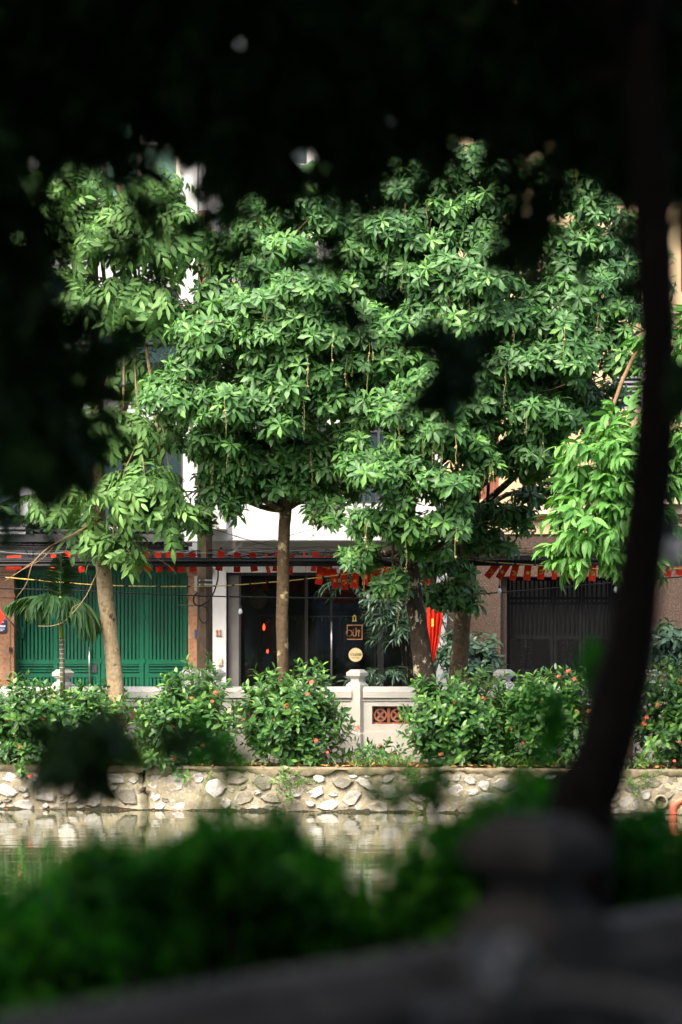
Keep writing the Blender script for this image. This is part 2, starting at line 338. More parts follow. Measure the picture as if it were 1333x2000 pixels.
def strip(p0, p1, w):
    """thin three-sided stalk as quads"""
    p0, p1 = np.array(p0, float), np.array(p1, float); d = p1 - p0; a = np.cross(d, (0.3, 0.2, 0.9)); a = a / (np.linalg.norm(a) + 1e-9) * w; c = np.cross(d / (np.linalg.norm(d) + 1e-9), a)
    V = np.array([p0 + a, p0 - a * .5 + c * .87, p0 - a * .5 - c * .87, p1 + a * .6, p1 - a * .3 + c * .5, p1 - a * .3 - c * .5])
    return V, np.array([(0, 1, 4, 3), (1, 2, 5, 4), (2, 0, 3, 5)])
def rosette(n, L, W, shape='ob', el=(55, -35), seg=4):
    it = [strip((0, 0, -L * .45), (0, 0, 0.01), 0.006)]
    for i in range(n):
        f = i / max(1, n - 1)
        e = R(el[0] + (el[1] - el[0]) * f + rng.normal(0, 9)); l = L * (0.62 + 0.5 * math.sin(0.4 + 2.2 * f)) * rng.uniform(.88, 1.1)
        V, F = leaf(l, W * rng.uniform(.85, 1.12) * l / L, shape, seg, rng.uniform(.1, .35), rng.uniform(.2, .55))
        V = V @ rotm(i * 2.39996 + rng.normal(0, .15), e, rng.normal(0, .25)).T + np.array((0, 0, -0.03 * f))
        it.append((V, F))
    return merge(it)
def pinnate(nleaf, npair, LR, L, W):
    """whorl of feather leaves"""
    it = [strip((0, 0, -.12), (0, 0, 0.02), 0.008)]
    for k in range(nleaf):
        az = k * 2.39996 + rng.normal(0, .2); el = R(rng.uniform(0, 45)); bend = rng.uniform(.8, 1.5); sub = []
        N = 6; pts = [np.zeros(3)]; a = el
        for j in range(N): a -= bend / N; pts.append(pts[-1] + LR / N * np.array((math.cos(a), 0, math.sin(a))))
        pts = np.array(pts)
        for j in range(N): sub.append(strip(pts[j], pts[j + 1], 0.0045))
        for j in range(npair * 2 + 1):
            f = 0.22 + 0.78 * (j // 2) / npair if j < npair * 2 else 1.0
            s = 0 if j == npair * 2 else (1 if j % 2 else -1)
            p = np.array([np.interp(f * N, range(N + 1), pts[:, c]) for c in range(3)])
            V, F = leaf(L * rng.uniform(.85, 1.1) * (0.8 + .3 * f), W * rng.uniform(.85, 1.1), 'la', 4, .22, rng.uniform(.15, .4))
            V = V @ rotm(s * rng.uniform(.85, 1.15), rng.uniform(-.75, -.25), s * .25).T + p
            sub.append((V, F))
        V, F = merge(sub); it.append((V @ rotm(az, 0, 0).T, F))
    return merge(it)
def spray(n, LR, L, W, shape='la', droop=0.5, el=(-.5, .1), bend=0.7, open_=0.9, seg=4):
    """twig with alternate leaves, along +X and bending down"""
    it = []; N = 5; pts = [np.zeros(3)]; a = 0.25
    for j in range(N): a -= bend / N; pts.append(pts[-1] + LR / N * np.array((math.cos(a), 0, math.sin(a))))
    pts = np.array(pts)
    for j in range(N): it.append(strip(pts[j], pts[j + 1], 0.005))
    for j in range(n):
        f = 0.1 + 0.9 * j / (n - 1); s = 1 if j % 2 else -1
        p = np.array([np.interp(f * N, range(N + 1), pts[:, c]) for c in range(3)])
        V, F = leaf(L * rng.uniform(.8, 1.12), W * rng.uniform(.85, 1.1), shape, seg, .2, droop * rng.uniform(.7, 1.3))
        az = s * open_ * rng.uniform(.6, 1.2) * (1 - .75 * max(0, f - .8) / .2)
        it.append((V @ rotm(az, rng.uniform(*el), rng.normal(0, .3)).T + p, F))
    return merge(it)
def sprig(tiers, H, L, W):
    """upright shoot with opposite leaf pairs, along +Z"""
    it = [strip((0, 0, -.12), (0, 0, H), 0.005)]
    for k in range(tiers):
        f = k / (tiers - 1); z = H * f; az0 = k * 1.57 + rng.normal(0, .2)
        for s in (0, math.pi):
            l = L * (1.08 - .35 * f) * rng.uniform(.85, 1.12)
            V, F = leaf(l, W * rng.uniform(.9, 1.1) * l / L, 'el', 3, .25, rng.uniform(.1, .45))
            it.append((V @ rotm(az0 + s + rng.normal(0, .15), R(8 + 48 * f) + rng.normal(0, .15), rng.normal(0, .15)).T + np.array((0, 0, z)), F))
    return merge(it)

VAR = {
    'barr': [rosette(int(rng.integers(9, 14)), rng.uniform(.12, .155), rng.uniform(.045, .056), 'ob', (50, -45), 3) for _ in range(9)],
    'pinn': [pinnate(int(rng.integers(4, 6)), 4, .40, .165, .066) for _ in range(6)],
    'lime': [spray(11, .30, .205, .070, 'la', .6, (-1.0, .1), .9) for _ in range(6)],
    'ixor': [sprig(5, .17, .125, .056) for _ in range(6)],
    'bamb': [spray(11, .34, .13, .022, 'la', .4, (-.5, .3), .8) for _ in range(4)],
    'sche': [rosette(8, .17, .062, 'el', (30, -25)) for _ in range(4)],
    'near': [spray(7, .15, .105, .048, 'el', .4, (-.8, .2), .8, 1.0, 3) for _ in range(6)],
    'nshr': [sprig(4, .08, .062, .034) for _ in range(6)],
    'weed': [sprig(4, .10, .05, .02) for _ in range(3)],
}
VMAT = {'barr': 'lf_barr', 'pinn': 'lf_pinn', 'lime': 'lf_lime', 'ixor': 'lf_ixora', 'bamb': 'lf_dark', 'sche': 'lf_dark', 'near': 'lf_near', 'nshr': 'lf_nearshrub', 'weed': 'lf_grass'}
VMESH = {k: [mesh_np('leaf_cluster', V, F, M[VMAT[k]]) for V, F in v] for k, v in VAR.items()}
def frame(axis, roll, up=False):
    """rotation taking +Z (up=False) or +X (up=True, leaf faces stay up) to axis"""
    a = Vector(axis).normalized()
    if up:
        y = Vector((0, 0, 1)).cross(a)
        if y.length < 1e-3: y = Vector((0, 1, 0))
        y.normalize(); z = a.cross(y)
        m = Matrix((a, y, z)).transposed(); return m @ Matrix.Rotation(roll, 3, 'X')
    q = Vector((0, 0, 1)).rotation_difference(a); return q.to_matrix() @ Matrix.Rotation(roll, 3, 'Z')
def foliage(root, kind, spots, nparts, part_name='leaf_cluster', bulk_name='foliage', mat=None):
    """spots: list of (pos, rot3x3, scale, score); the best-showing become parts, the rest one mesh"""
    spots = sorted(spots, key=lambda s: -s[3]); vs = VAR[kind]; bulk = []
    meshes = VMESH[kind]
    for i, (p, m, sc, s) in enumerate(spots):
        v = int(rng.integers(len(vs)))
        if i < nparts:
            inst(part_name, meshes[v], root, Matrix.Translation(p) @ (m * sc).to_4x4())
        else:
            bulk.append((vs[v][0] @ (np.array(m) * sc).T + np.array(p), vs[v][1]))
    if bulk:
        V, F = merge(bulk); o = part_np(bulk_name, V, F, mat or M[VMAT[kind]], root); o['kind'] = 'stuff'
def lobe_spots(lobes, per, up_bias=0.55, upx=False, scale=(.7, 1.2), inner=0.25, low=-0.35):
    """scatter leaf clusters over the skin (and a little inside) of crown lobes"""
    out = []; C = [np.array(P(l[0], l[1], l[2])) for l in lobes]; Rr = [np.array(l[3:6]) for l in lobes]
    for i, l in enumerate(lobes):
        n = int(per * (l[6] if len(l) > 6 else 1.0) * (Rr[i][0] * Rr[i][2] + Rr[i][1] * Rr[i][2] + Rr[i][0] * Rr[i][1]) / 1.2)
        k = 0; tries = 0
        while k < n and tries < n * 6:
            tries += 1
            d = rng.normal(size=3); d /= np.linalg.norm(d)
            if d[2] < low and rng.random() < .85: continue
            if d[1] > .35 and rng.random() < .6: continue
            r = 1 - inner * rng.random() ** 2 * 2.2 if rng.random() < .8 else rng.uniform(.25, .8)
            lump = 1 + .16 * math.sin(5 * d[0] + 3 * i) * math.sin(4 * d[2] + i) + rng.normal(0, .05)
            p = C[i] + d * Rr[i] * r * lump
            bad = False
            for j in range(len(C)):
                if j != i and np.sum(((p - C[j]) / Rr[j]) ** 2) < .40: bad = True; break
            if bad and rng.random() < .85: continue
            ax = Vector(d) * 0.75 + Vector((0, -.30, up_bias)) + Vector(rng.normal(0, .22, 3))
            m = frame(ax, rng.uniform(0, 6.28)) if not upx else frame(Vector((ax.x, ax.y, ax.z * .35 - .05)), rng.normal(0, .35), True)
            out.append((Vector(p), m, rng.uniform(*scale), -d[1] * 1.2 + .4 * d[2] + r + rng.normal(0, .1))); k += 1
    return out
def tiers(lobes):
    """break crown lobes into flattened leaf tiers with dark gaps between them"""
    out = []
    for l in lobes:
        k = FPX / l[2]; w = l[6] if len(l) > 6 else 1.0
        for q in range(5):
            a = q * 2.4 + rng.uniform(0, .8); r_ = .62 if q else 0
            out.append((l[0] + math.cos(a) * r_ * l[3] * k, l[1] - math.sin(a) * r_ * l[5] * k * 1.05, l[2] + rng.uniform(-.45, .25) * l[4], l[3] * rng.uniform(.42, .62), l[4] * rng.uniform(.45, .65), l[5] * rng.uniform(.30, .44), w))
    return out
def limb(a, b, r0, r1, wob=0.06, n=7, sag=0.0):
    a, b = Vector(a), Vector(b); pts = []; rad = []
    o = Vector(rng.normal(0, wob, 3)); o2 = Vector(rng.normal(0, wob * .5, 3))
    for i in range(n):
        f = i / (n - 1); pts.append(a.lerp(b, f) + o * math.sin(math.pi * f) + o2 * math.sin(2 * math.pi * f) + Vector((0, 0, sag * math.sin(math.pi * f))))
        rad.append(r0 + (r1 - r0) * f)
    return pts, rad
def smooth_path(pts, n=6):
    """Catmull-Rom through the given points"""
    pts = [Vector(p) for p in pts]; out = []
    for i in range(len(pts) - 1):
        p0, p1, p2, p3 = pts[max(i - 1, 0)], pts[i], pts[i + 1], pts[min(i + 2, len(pts) - 1)]
        for k in range(n):
            t = k / n
            out.append(0.5 * ((2 * p1) + (p2 - p0) * t + (2 * p0 - 5 * p1 + 4 * p2 - p3) * t * t + (3 * p1 - p0 - 3 * p2 + p3) * t ** 3))
    return out + [pts[-1]]
def bark_tube(path, r, n=16, lump=0.10):
    """tapered trunk with uneven girth"""
    pts = smooth_path(path, 8); N = len(pts); mb = MB()
    rad = [np.interp(i / (N - 1), np.linspace(0, 1, len(r)), r) for i in range(N)]
    mb.tube(pts, rad, n)
    ph = rng.uniform(0, 6, 6)
    for i in range(N):
        for k in range(n):
            th = 2 * math.pi * k / n; f = 1 + lump * (math.sin(2 * th + ph[0] + i * .35) * .6 + math.sin(3 * th + ph[1] - i * .5) * .5 + rng.normal(0, .25))
            v = Vector(mb.V[i * n + k]); c = pts[i]; mb.V[i * n + k] = tuple(c + (v - c) * f)
    return mb

# ================================================================ THE SETTING
def WY(X): return 28.3 - 0.13 * X                    # face line of the far retaining wall
WATER = -0.515
def sheet(name, mat, x0, x1, y0, y1, z, nx=2, ny=2, amp=0.0):
    xs = np.linspace(x0, x1, nx); ys = np.linspace(y0, y1, ny); V = [(x, y, z + (rng.normal(0, amp) if amp else 0)) for y in ys for x in xs]
    F = [(j * nx + i, j * nx + i + 1, (j + 1) * nx + i + 1, (j + 1) * nx + i) for j in range(ny - 1) for i in range(nx - 1)]
    return tag(part_np(name, V, F, mat), kind='structure')
sheet('ground', M['soil'], -300, 300, -300, 400, -0.9)
# pond water: dark, mirror-like at this low angle, with fine ripples
wm, nt, b, out = nodes('pond_water')
b.inputs['Base Color'].default_value = (0.018, 0.032, 0.009, 1); b.inputs['Roughness'].default_value = 0.04; b.inputs['IOR'].default_value = 1.33
tc = nt.nodes.new('ShaderNodeTexCoord'); mp = nt.nodes.new('ShaderNodeMapping'); mp.inputs['Scale'].default_value = (0.55, 1.0, 1.0)
nt.links.new(tc.outputs['Object'], mp.inputs[0])
na = nt.nodes.new('ShaderNodeTexNoise'); na.inputs['Scale'].default_value = 3.2; na.inputs['Detail'].default_value = 3
nb = nt.nodes.new('ShaderNodeTexNoise'); nb.inputs['Scale'].default_value = 0.7; nb.inputs['Detail'].default_value = 2
nt.links.new(mp.outputs[0], na.inputs[0]); nt.links.new(mp.outputs[0], nb.inputs[0])
mm = nt.nodes.new('ShaderNodeMath'); mm.operation = 'MULTIPLY'; nt.links.new(na.outputs[0], mm.inputs[0]); nt.links.new(nb.outputs[0], mm.inputs[1])
bp = nt.nodes.new('ShaderNodeBump'); bp.inputs['Strength'].default_value = 0.55; bp.inputs['Distance'].default_value = 0.012
nt.links.new(mm.outputs[0], bp.inputs['Height']); nt.links.new(bp.outputs[0], b.inputs['Normal'])
sheet('pond_water', wm, -60, 60, 6.6, 30.5, WATER)
mb = MB(); mb.add([(-14, WY(-14) + .16, -0.03), (14, WY(14) + .16, -0.03), (14, 31.2, 0.02), (-14, 31.2, 0.02)], [(0, 1, 2, 3)])
tag(mb.build('planting_bed', M['soil']), kind='structure')
sheet('road', M['asphalt'], -60, 60, 31.2, 34.9, 0.0)
mb = MB().box(-60, 60, 34.9, 35.05, -0.3, 0.12); tag(mb.build('kerb', M['concrete']), kind='structure')
sheet('pavement', M['paving'], -60, 60, 35.05, 48, 0.116)
# near side
mb = MB().box(-60, 60, -12, 5.9, -0.6, 0.0); tag(mb.build('near_pavement', M['paving']), kind='structure')
mb = MB().box(-60, 60, 5.9, 6.6, -0.9, -0.02); tag(mb.build('near_bank', M['soil']), kind='structure')

# ---------------------------------------------------------------- far retaining wall with its stones
XL, XR = -11.0, 11.0
rw = thing('retaining_wall', (0, 28.3, WATER), 'rough pond wall of pale stones set in mossy mortar, cracked near the grass', 'stone wall')
nx, nz = 440, 16; V = []; F = []
crackx = fx(285, 28.8)
for j in range(nz + 1):
    z = WATER - .25 + (0.0 - WATER + .25) * j / nz
    for i in range(nx + 1):
        X = XL + (XR - XL) * i / nx
        cr = crackx + .035 * math.sin(z * 9) + .02 * math.sin(z * 31)
        dy = rng.normal(0, .008) + .02 * math.sin(X * 3.1 + z * 7) * math.sin(z * 9 + X)
        if abs(X - cr) < .022: dy += .16
        V.append((X, WY(X) + dy + .05 * (z - WATER) , z + (rng.normal(0, .012) if j == nz else 0)))
for j in range(nz):
    for i in range(nx):
        a = j * (nx + 1) + i; F.append((a, a + 1, a + nx + 2, a + nx + 1))
part_np('mortar_face', V, F, M['mortar'], rw)
mb = MB()                                        # coping: uneven cement lip along the top, broken by the crack
for seg in ((XL, crackx - .02), (crackx + .02, XR)):
    n = int((seg[1] - seg[0]) / .08); b0 = len(mb.V)
    for i in range(n + 1):
        X = seg[0] + (seg[1] - seg[0]) * i / n; e = rng.normal(0, .007)
        lo = -.05 - .06 * abs(math.sin(X * 2.3) * math.sin(X * 5.1)) + rng.normal(0, .02)
        mb.V += [(X, WY(X) - .012 + e + .02, lo), (X, WY(X) - .02 + e, -.02), (X, WY(X) + .0 + e, .004 + rng.normal(0, .006)), (X, WY(X) + .22, .0)]
    for i in range(n):
        for k in range(3): a = b0 + i * 4 + k; mb.F.append((a, a + 4, a + 5, a + 1))
mb.build('coping', M['coping'], rw, True)
mb = MB(); n = 200
for i in range(n + 1):
    X = XL + (XR - XL) * i / n; h = .022 + .014 * math.sin(X * 4.0) + .01 * math.sin(X * 11) + rng.normal(0, .006)
    mb.V += [(X, WY(X) - .04, WATER - .1), (X, WY(X) - .032, WATER + h * .5), (X, WY(X) + .004, WATER + h)]
for i in range(n):
    for k in range(2): a = i * 3 + k; mb.F.append((a, a + 3, a + 4, a + 1))
mb.build('damp_foot', M['damp'], rw, True)
placed = []; tries = 0
while len(placed) < 300 and tries < 40000:
    tries += 1
    X = rng.uniform(fx(-60, 28.8), fx(1420, 27.6)); big = rng.random()
    px = 666.5 + X / WY(X) * FPX
    w = rng.uniform(.045, .085) if tries > 7000 else (rng.uniform(.075, .12) if tries > 700 else rng.uniform(.11, .17)); h = w * rng.uniform(.5, .9)
    z = rng.uniform(WATER + .03, -.09)
    if abs(X - crackx) < w + .03: continue
    if z + h > -.055 or z - h < WATER - .08: continue
    ok = True
    for (a, c, ww, hh) in placed:
        if ((X - a) / (w + ww)) ** 2 + ((z - c) / (h + hh)) ** 2 < .93: ok = False; break
    if not ok: continue
    placed.append((X, z, w, h))
    n = int(rng.integers(6, 9)); ang = np.sort(rng.uniform(0, 2 * math.pi / n * .6, n) + np.arange(n) * 2 * math.pi / n)
    rr = rng.uniform(.72, 1.12, n); tilt = rng.normal(0, .3); Vs = []; Fs = []
    pro = rng.uniform(.004, .022)
    for (sc, y) in ((1.0, .03), (.97, -pro * .5), (.80, -pro - .006)):
        for k in range(n):
            u, v = math.cos(ang[k]) * rr[k] * w * sc, math.sin(ang[k]) * rr[k] * h * sc
            u, v = u * math.cos(tilt) - v * math.sin(tilt), u * math.sin(tilt) + v * math.cos(tilt)
            Vs.append((X + u, WY(X + u) + y + rng.normal(0, .006) + .05 * (z + v - WATER), z + v))
    Vs.append((X, WY(X) - pro * 1.15 + .05 * (z - WATER), z)); c = len(Vs) - 1
    for k in range(n):
        k2 = (k + 1) % n
        Fs += [(k, k2, n + k2, n + k), (n + k, n + k2, 2 * n + k2, 2 * n + k), (2 * n + k, 2 * n + k2, c)]
    mi = int(rng.choice(5, p=[.22, .30, .24, .14, .10])) if not 420 < px < 600 else int(rng.choice([1, 2, 3, 4]))
    part_np('stone', Vs, Fs, STONES[mi], rw, False)

# ---------------------------------------------------------------- balustrades (far and near share their shapes)
def post_prof(z0=0.0):
    k = 1 / 157.4 / 1.37
    pr = [(1307.5, 13.5), (1309.5, 15), (1312.5, 19.8), (1314, 21.4), (1320, 21.4), (1321.5, 18.5), (1325, 14.5), (1326, 12.5), (1331, 12.5), (1332, 16), (1335, 18.5), (1337, 21.5), (1342, 22.5)]
    pr = [(h * k, CAMZ - (y - HOR) / 157.4) for y, h in pr][::-1]
    return pr
def make_post(parent, x, y, rot, z0=0.0, mat='balustrade'):
    pr = post_prof()
    body = MB().sqlathe([(.116, z0 - .05), (.116, .34), (.105, .355), (.105, pr[0][1])], (x, y, 0), rot).build('post', M[mat], parent)
    c = MB().sqlathe(pr, (x, y, 0.0), rot).build('cap', M[mat], body)
    return body
tile_mb = MB(); T = .206
tile_mb.box(-T/2, T/2, 0, .06, -.1115, -.092).box(-T/2, T/2, 0, .06, .092, .1115).box(-T/2, -T/2+.017, .001, .059, -.092, .092).box(T/2-.017, T/2, .001, .059, -.092, .092)
tile_mb.annulus(0, 0, .062, .083, .004, .056, 16)
for a in (45, -45): tile_mb.obox((0, .03, 0), (.14, .046, .026), Matrix.Rotation(R(a), 3, 'Y'))
for a in (0, 90, 180, 270): tile_mb.obox((math.cos(R(a)) * .0875, .03, math.sin(R(a)) * .0875), (.012, .048, .03), Matrix.Rotation(R(-a), 3, 'Y'))
tile_me = tile_mb.mesh('fretwork_tile', M['terracotta'])
YB = 30.0
bal = thing('balustrade', (0, YB, 0), 'white painted balustrade with terracotta fretwork tiles behind the flowering bushes', 'balustrade')
zb = lambda y: fz(y, YB)
spans = [(-737, -450), (-450, -163), (-163, 124), (124, 372), (420, 698), (698, 985), (985, 1272), (1272, 1559), (1559, 1846)]
for x in (-737, -450, -163, 124, 372, 420, 698, 985, 1272, 1559, 1846): make_post(bal, fx(x, YB), YB, R(-31))
for (a, c) in spans:
    x0, x1 = fx(a, YB) + .07, fx(c, YB) - .07
    mb = MB()                                             # coping rail: sloped top, shadow groove, small moulding
    pf = [(-.115, zb(1362.5)), (-.115, zb(1350.5)), (-.06, zb(1341)), (.06, zb(1341)), (.115, zb(1350.5)), (.115, zb(1362.5))]
    b0 = len(mb.V); mb.V += [(x0, YB + y, z) for y, z in pf] + [(x1, YB + y, z) for y, z in pf]; n = len(pf)
    mb.F += [tuple(range(b0, b0 + n)), tuple(range(b0 + 2 * n - 1, b0 + n - 1, -1))] + [(b0 + k, b0 + n + k, b0 + n + (k + 1) % n, b0 + (k + 1) % n) for k in range(n)]
    mb.build('rail', M['balustrade'], bal)
    MB().box(x0, x1, YB - .085, YB + .085, zb(1369), zb(1362.5)).build('moulding', M['balustrade'], bal)
    nt_ = max(1, int((x1 - x0 - .22) / (T + .002))); wdt = nt_ * (T + .002); cx = (x0 + x1) / 2; o0, o1 = cx - wdt / 2, cx + wdt / 2
    mb = MB().box(x0, x1, YB - .07, YB + .07, zb(1379), zb(1369)).box(x0, o0, YB - .07, YB + .07, zb(1414), zb(1379)).box(o1, x1, YB - .07, YB + .07, zb(1414), zb(1379)).box(x0, x1, YB - .07, YB + .07, zb(1429), zb(1414))
    mb.build('panel', M['balustrade'], bal)
    MB().box(x0, x1, YB - .095, YB + .095, -.05, zb(1429)).build('plinth', M['balustrade'], bal)
    for k in range(nt_):
        inst('fretwork_tile', tile_me, bal, Matrix.Translation((o0 + (k + .5) * (T + .002), YB - .03, (zb(1379) + zb(1414)) / 2)))
# near balustrade
NA = Vector((0.357, 4.45, 0)); NU = Vector((0.615, 0.788, 0)); NR = math.atan2(NU.y, NU.x)
nb_ = thing('balustrade', NA, 'shaded grey balustrade rail and capped post, out of focus, at the near pond edge', 'balustrade')
for k in (-2, -1, 0, 1, 2, 3): make_post(nb_, NA.x + NU.x * 1.82 * k, NA.y + NU.y * 1.82 * k, NR, 0, 'shade_dark')
for k in (-2, -1, 0, 1, 2):
    c = NA + NU * (1.82 * (k + .5)); Mr = Matrix.Rotation(NR, 3, 'Z')
    zt = zb(1341); z1 = zb(1362.5)
    mb = MB(); pf = [(-.115, z1), (-.115, zb(1350.5)), (-.06, zt), (.06, zt), (.115, zb(1350.5)), (.115, z1)]; n = 6
    mb.V += [tuple(c + Mr @ Vector((-.84, y, z))) for y, z in pf] + [tuple(c + Mr @ Vector((.84, y, z))) for y, z in pf]
    mb.F += [tuple(range(n)), tuple(range(2 * n - 1, n - 1, -1))] + [(k2, n + k2, n + (k2 + 1) % n, (k2 + 1) % n) for k2 in range(n)]
    mb.build('rail', M['shade_dark'], nb_)
    mb = MB()
    for (u0, u1, a, d) in ((-.84, .84, zb(1379), z1), (-.84, -.73, zb(1414), zb(1379)), (.73, .84, zb(1414), zb(1379)), (-.84, .84, 0.0, zb(1414))):
        mb.obox(c + Mr @ Vector(((u0 + u1) / 2, 0, 0)) + Vector((0, 0, (a + d) / 2)), (u1 - u0, .14, d - a), Mr)
    mb.build('panel', M['shade_dark'], nb_)
    for q in range(7):
        inst('fretwork_tile', tile_me, nb_, Matrix.Translation(c + Mr @ Vector((-.73 + .1043 + q * .2086, -.03, 0)) + Vector((0, 0, (zb(1379) + zb(1414)) / 2))) @ Mr.to_4x4())

# ================================================================ HOUSES
def window(parent, x0, y0, x1, y1, Y, frame_mat, pane_mat, cols=2, rows=1, fw=5, depth=.1, back=None):
    """frame with mullions and recessed panes; the opening it stands in is part of the wall layout"""
    w = MB(); w.pbox(x0, y0, x1, y0 + fw, Y, depth); w.pbox(x0, y1 - fw, x1, y1, Y, depth); w.pbox(x0, y0 + fw, x0 + fw, y1 - fw, Y, depth); w.pbox(x1 - fw, y0 + fw, x1, y1 - fw, Y, depth)
    for c in range(1, cols):
        xm = x0 + (x1 - x0) * c / cols; w.pbox(xm - fw * .6, y0 + fw, xm + fw * .6, y1 - fw, Y + .01, depth - .02)
    for r_ in range(1, rows):
        ym = y0 + (y1 - y0) * r_ / rows; w.pbox(x0 + fw, ym - fw * .5, x1 - fw, ym + fw * .5, Y + .015, depth - .03)
    f = w.build('window', frame_mat, parent)
    for c in range(cols):
        for r_ in range(rows):
            a = x0 + (x1 - x0) * c / cols + fw * .5; d = x0 + (x1 - x0) * (c + 1) / cols - fw * .5
            e = y0 + (y1 - y0) * r_ / rows + fw * .5; g = y0 + (y1 - y0) * (r_ + 1) / rows - fw * .5
            MB().pbox(a, e, d, g, Y + depth * .5, .008).build('pane', pane_mat, f)
    if back:
        mb = MB(); n = 26; Yc = Y + depth + .12; b0 = len(mb.V)          # curtain hanging in folds
        for i in range(n + 1):
            xx = fx(x0 + (x1 - x0) * i / n, Yc); yy = Yc + .03 * math.sin(i * 1.7) + rng.normal(0, .006)
            mb.V += [(xx, yy, fz(y1, Yc)), (xx, yy, fz(y0, Yc))]
        mb.F += [(b0 + 2 * i, b0 + 2 * i + 2, b0 + 2 * i + 3, b0 + 2 * i + 1) for i in range(n)]
        mb.build('curtain', back, f, True)
    return f
def wall_with_holes(mb, x0, y0, x1, y1, holes, Y, depth):
    """wall in photo pixels at distance Y, cut into boxes around rectangular openings"""
    ys = sorted({y0, y1, *[h[1] for h in holes], *[h[3] for h in holes]})
    for a, d in zip(ys[:-1], ys[1:]):
        cut = sorted((h[0], h[2]) for h in holes if h[1] <= a and h[3] >= d); x = x0
        for (u, v) in cut:
            if u > x: mb.pbox(x, a, u, d, Y, depth)
            x = max(x, v)
        if x < x1: mb.pbox(x, a, x1, d, Y, depth)
    return mb
GY = 1257 + (CAMZ - .116) * FPX / 36.0                      # pavement line in the facade plane (photo y)
TOP = -260

# ---- left house: grey upper floors over a green gate
hl = thing('townhouse', (fx(150, 37), 37, .116), 'grey plastered house with big teal windows above the green gate', 'house')
LW = [(138, 860, 358, 1030), (-130, 860, 40, 1030), (138, 560, 350, 780), (-130, 560, 40, 780), (196, 140, 352, 420), (-130, 140, 60, 420), (196, -180, 352, 20)]
wall_with_holes(MB(), -420, TOP, 361, 1043, LW, 36.8, .3).build('wall', M['grey_plaster'], hl)
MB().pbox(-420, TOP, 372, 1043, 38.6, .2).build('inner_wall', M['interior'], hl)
wall_with_holes(MB(), -420, 1075, 368, GY, [(28, 1100, 368, GY)], 36.9, .25).build('wall', M['pale_plaster'], hl)
MB().pbox(-420, 1043, 368, GY, 39.5, .2).build('inner_wall', M['interior'], hl)
for i, w in enumerate(LW):
    window(hl, *w, 36.85, M['cream_frame'] if i > 3 else M['charcoal'], M['green_pane'] if i > 3 else M['dark_pane'], 2, 2 if i > 3 else 2, 7 if i > 3 else 4, back=M['curtain'])
MB().pbox(-420, 1043, 361, 1058, 35.0, 1.8).build('balcony_slab', M['charcoal'], hl)
MB().pbox(361, 860, 388, 1057, 34.95, .5).build('column', M['white_plaster'], hl)
MB().pbox(361, TOP, 386, 860, 34.97, .5).build('column', M['white_plaster'], hl)
MB().pbox(-420, 1034, 361, 1038, 35.02, .03).build('balcony_rail', M['charcoal'], hl)
mb = MB().pbox(-420, 1059, 361, 1060.5, 35.06, .02).pbox(-420, 1072, 361, 1073.5, 35.06, .02); ir = mb.build('ironwork', M['dark_iron'], hl)
sm = MB(); pts = []
for k in range(15): a = k / 14 * 4.2; r_ = .042 - .030 * k / 14; pts.append((r_ * math.cos(a + 1.5), 0, r_ * math.sin(a + 1.5)))
sm.tube(pts, .0055, 5); pts = [(-.05, 0, -.045), (-.03, 0, -.01), (0.0, 0, .042)]; sm.tube(smooth_path(pts, 3), .005, 5); scroll_me = sm.mesh('scroll', M['dark_iron'], True)
for k in range(44): inst('scroll', scroll_me, ir, Matrix.Translation(P(-160 + k * 12, 1066, 35.07)))
for x in (330, 60):
    mb = MB(); mb.tube(smooth_path([P(x + 28, 1060, 35.1), P(x + 8, 1075, 35.1), P(x + 4, 1105, 36.0), P(x, 1118, 36.8)], 5), .014, 6)
    mb.tube([P(x - 18, 1060, 35.1), P(x, 1090, 35.8)], .011, 6); mb.build('bracket', M['dark_iron'], ir)
for (x0, x1) in ((-16, 28), (368, 412)):                       # granite gate pillars with cornice and sunk panel
    p_ = MB().pbox(x0, 1124, x1, GY, 36.0, .6).pbox(x0 - 5, 1108, x1 + 5, 1117, 35.93, .7).pbox(x0 - 2, 1117, x1 + 2, 1124, 35.97, .65).pbox(x0 - 2, 1160, x1 + 2, 1167, 35.975, .05).build('gate_pillar', M['granite_ochre'], hl)
    MB().pbox(x0 + 8, 1180, x1 - 8, GY - 20, 35.985, .03).build('panel', M['granite_ochre'], p_)
MB().pbox(-420, 1124, -16, GY, 36.05, .5).build('side_wall', M['granite_ochre'], hl)
s_ = MB().pbox(-14, 1211, 13, 1235, 35.96, .02).build('street_plaque', M['plaque_blue'], hl)
s_['label'] = 'dark blue plaque with white lettering on the granite pillar'
for (a, c, d, e) in ((-10, 1214, 8, 1216), (-10, 1221, 11, 1225), (-10, 1228, 9, 1229.5), (-10, 1231, 6, 1232.5)): MB().pbox(a, c, d, e, 35.955, .004).build('lettering', M['pale_plaster'], s_)
MB().pbox(18, 1264, 23, 1273, 35.95, .04).build('door_bell', M['black_plastic'], hl)
MB().pbox(381, 1230, 388, 1246, 35.95, .04).build('intercom', M['plaque_blue'], hl)

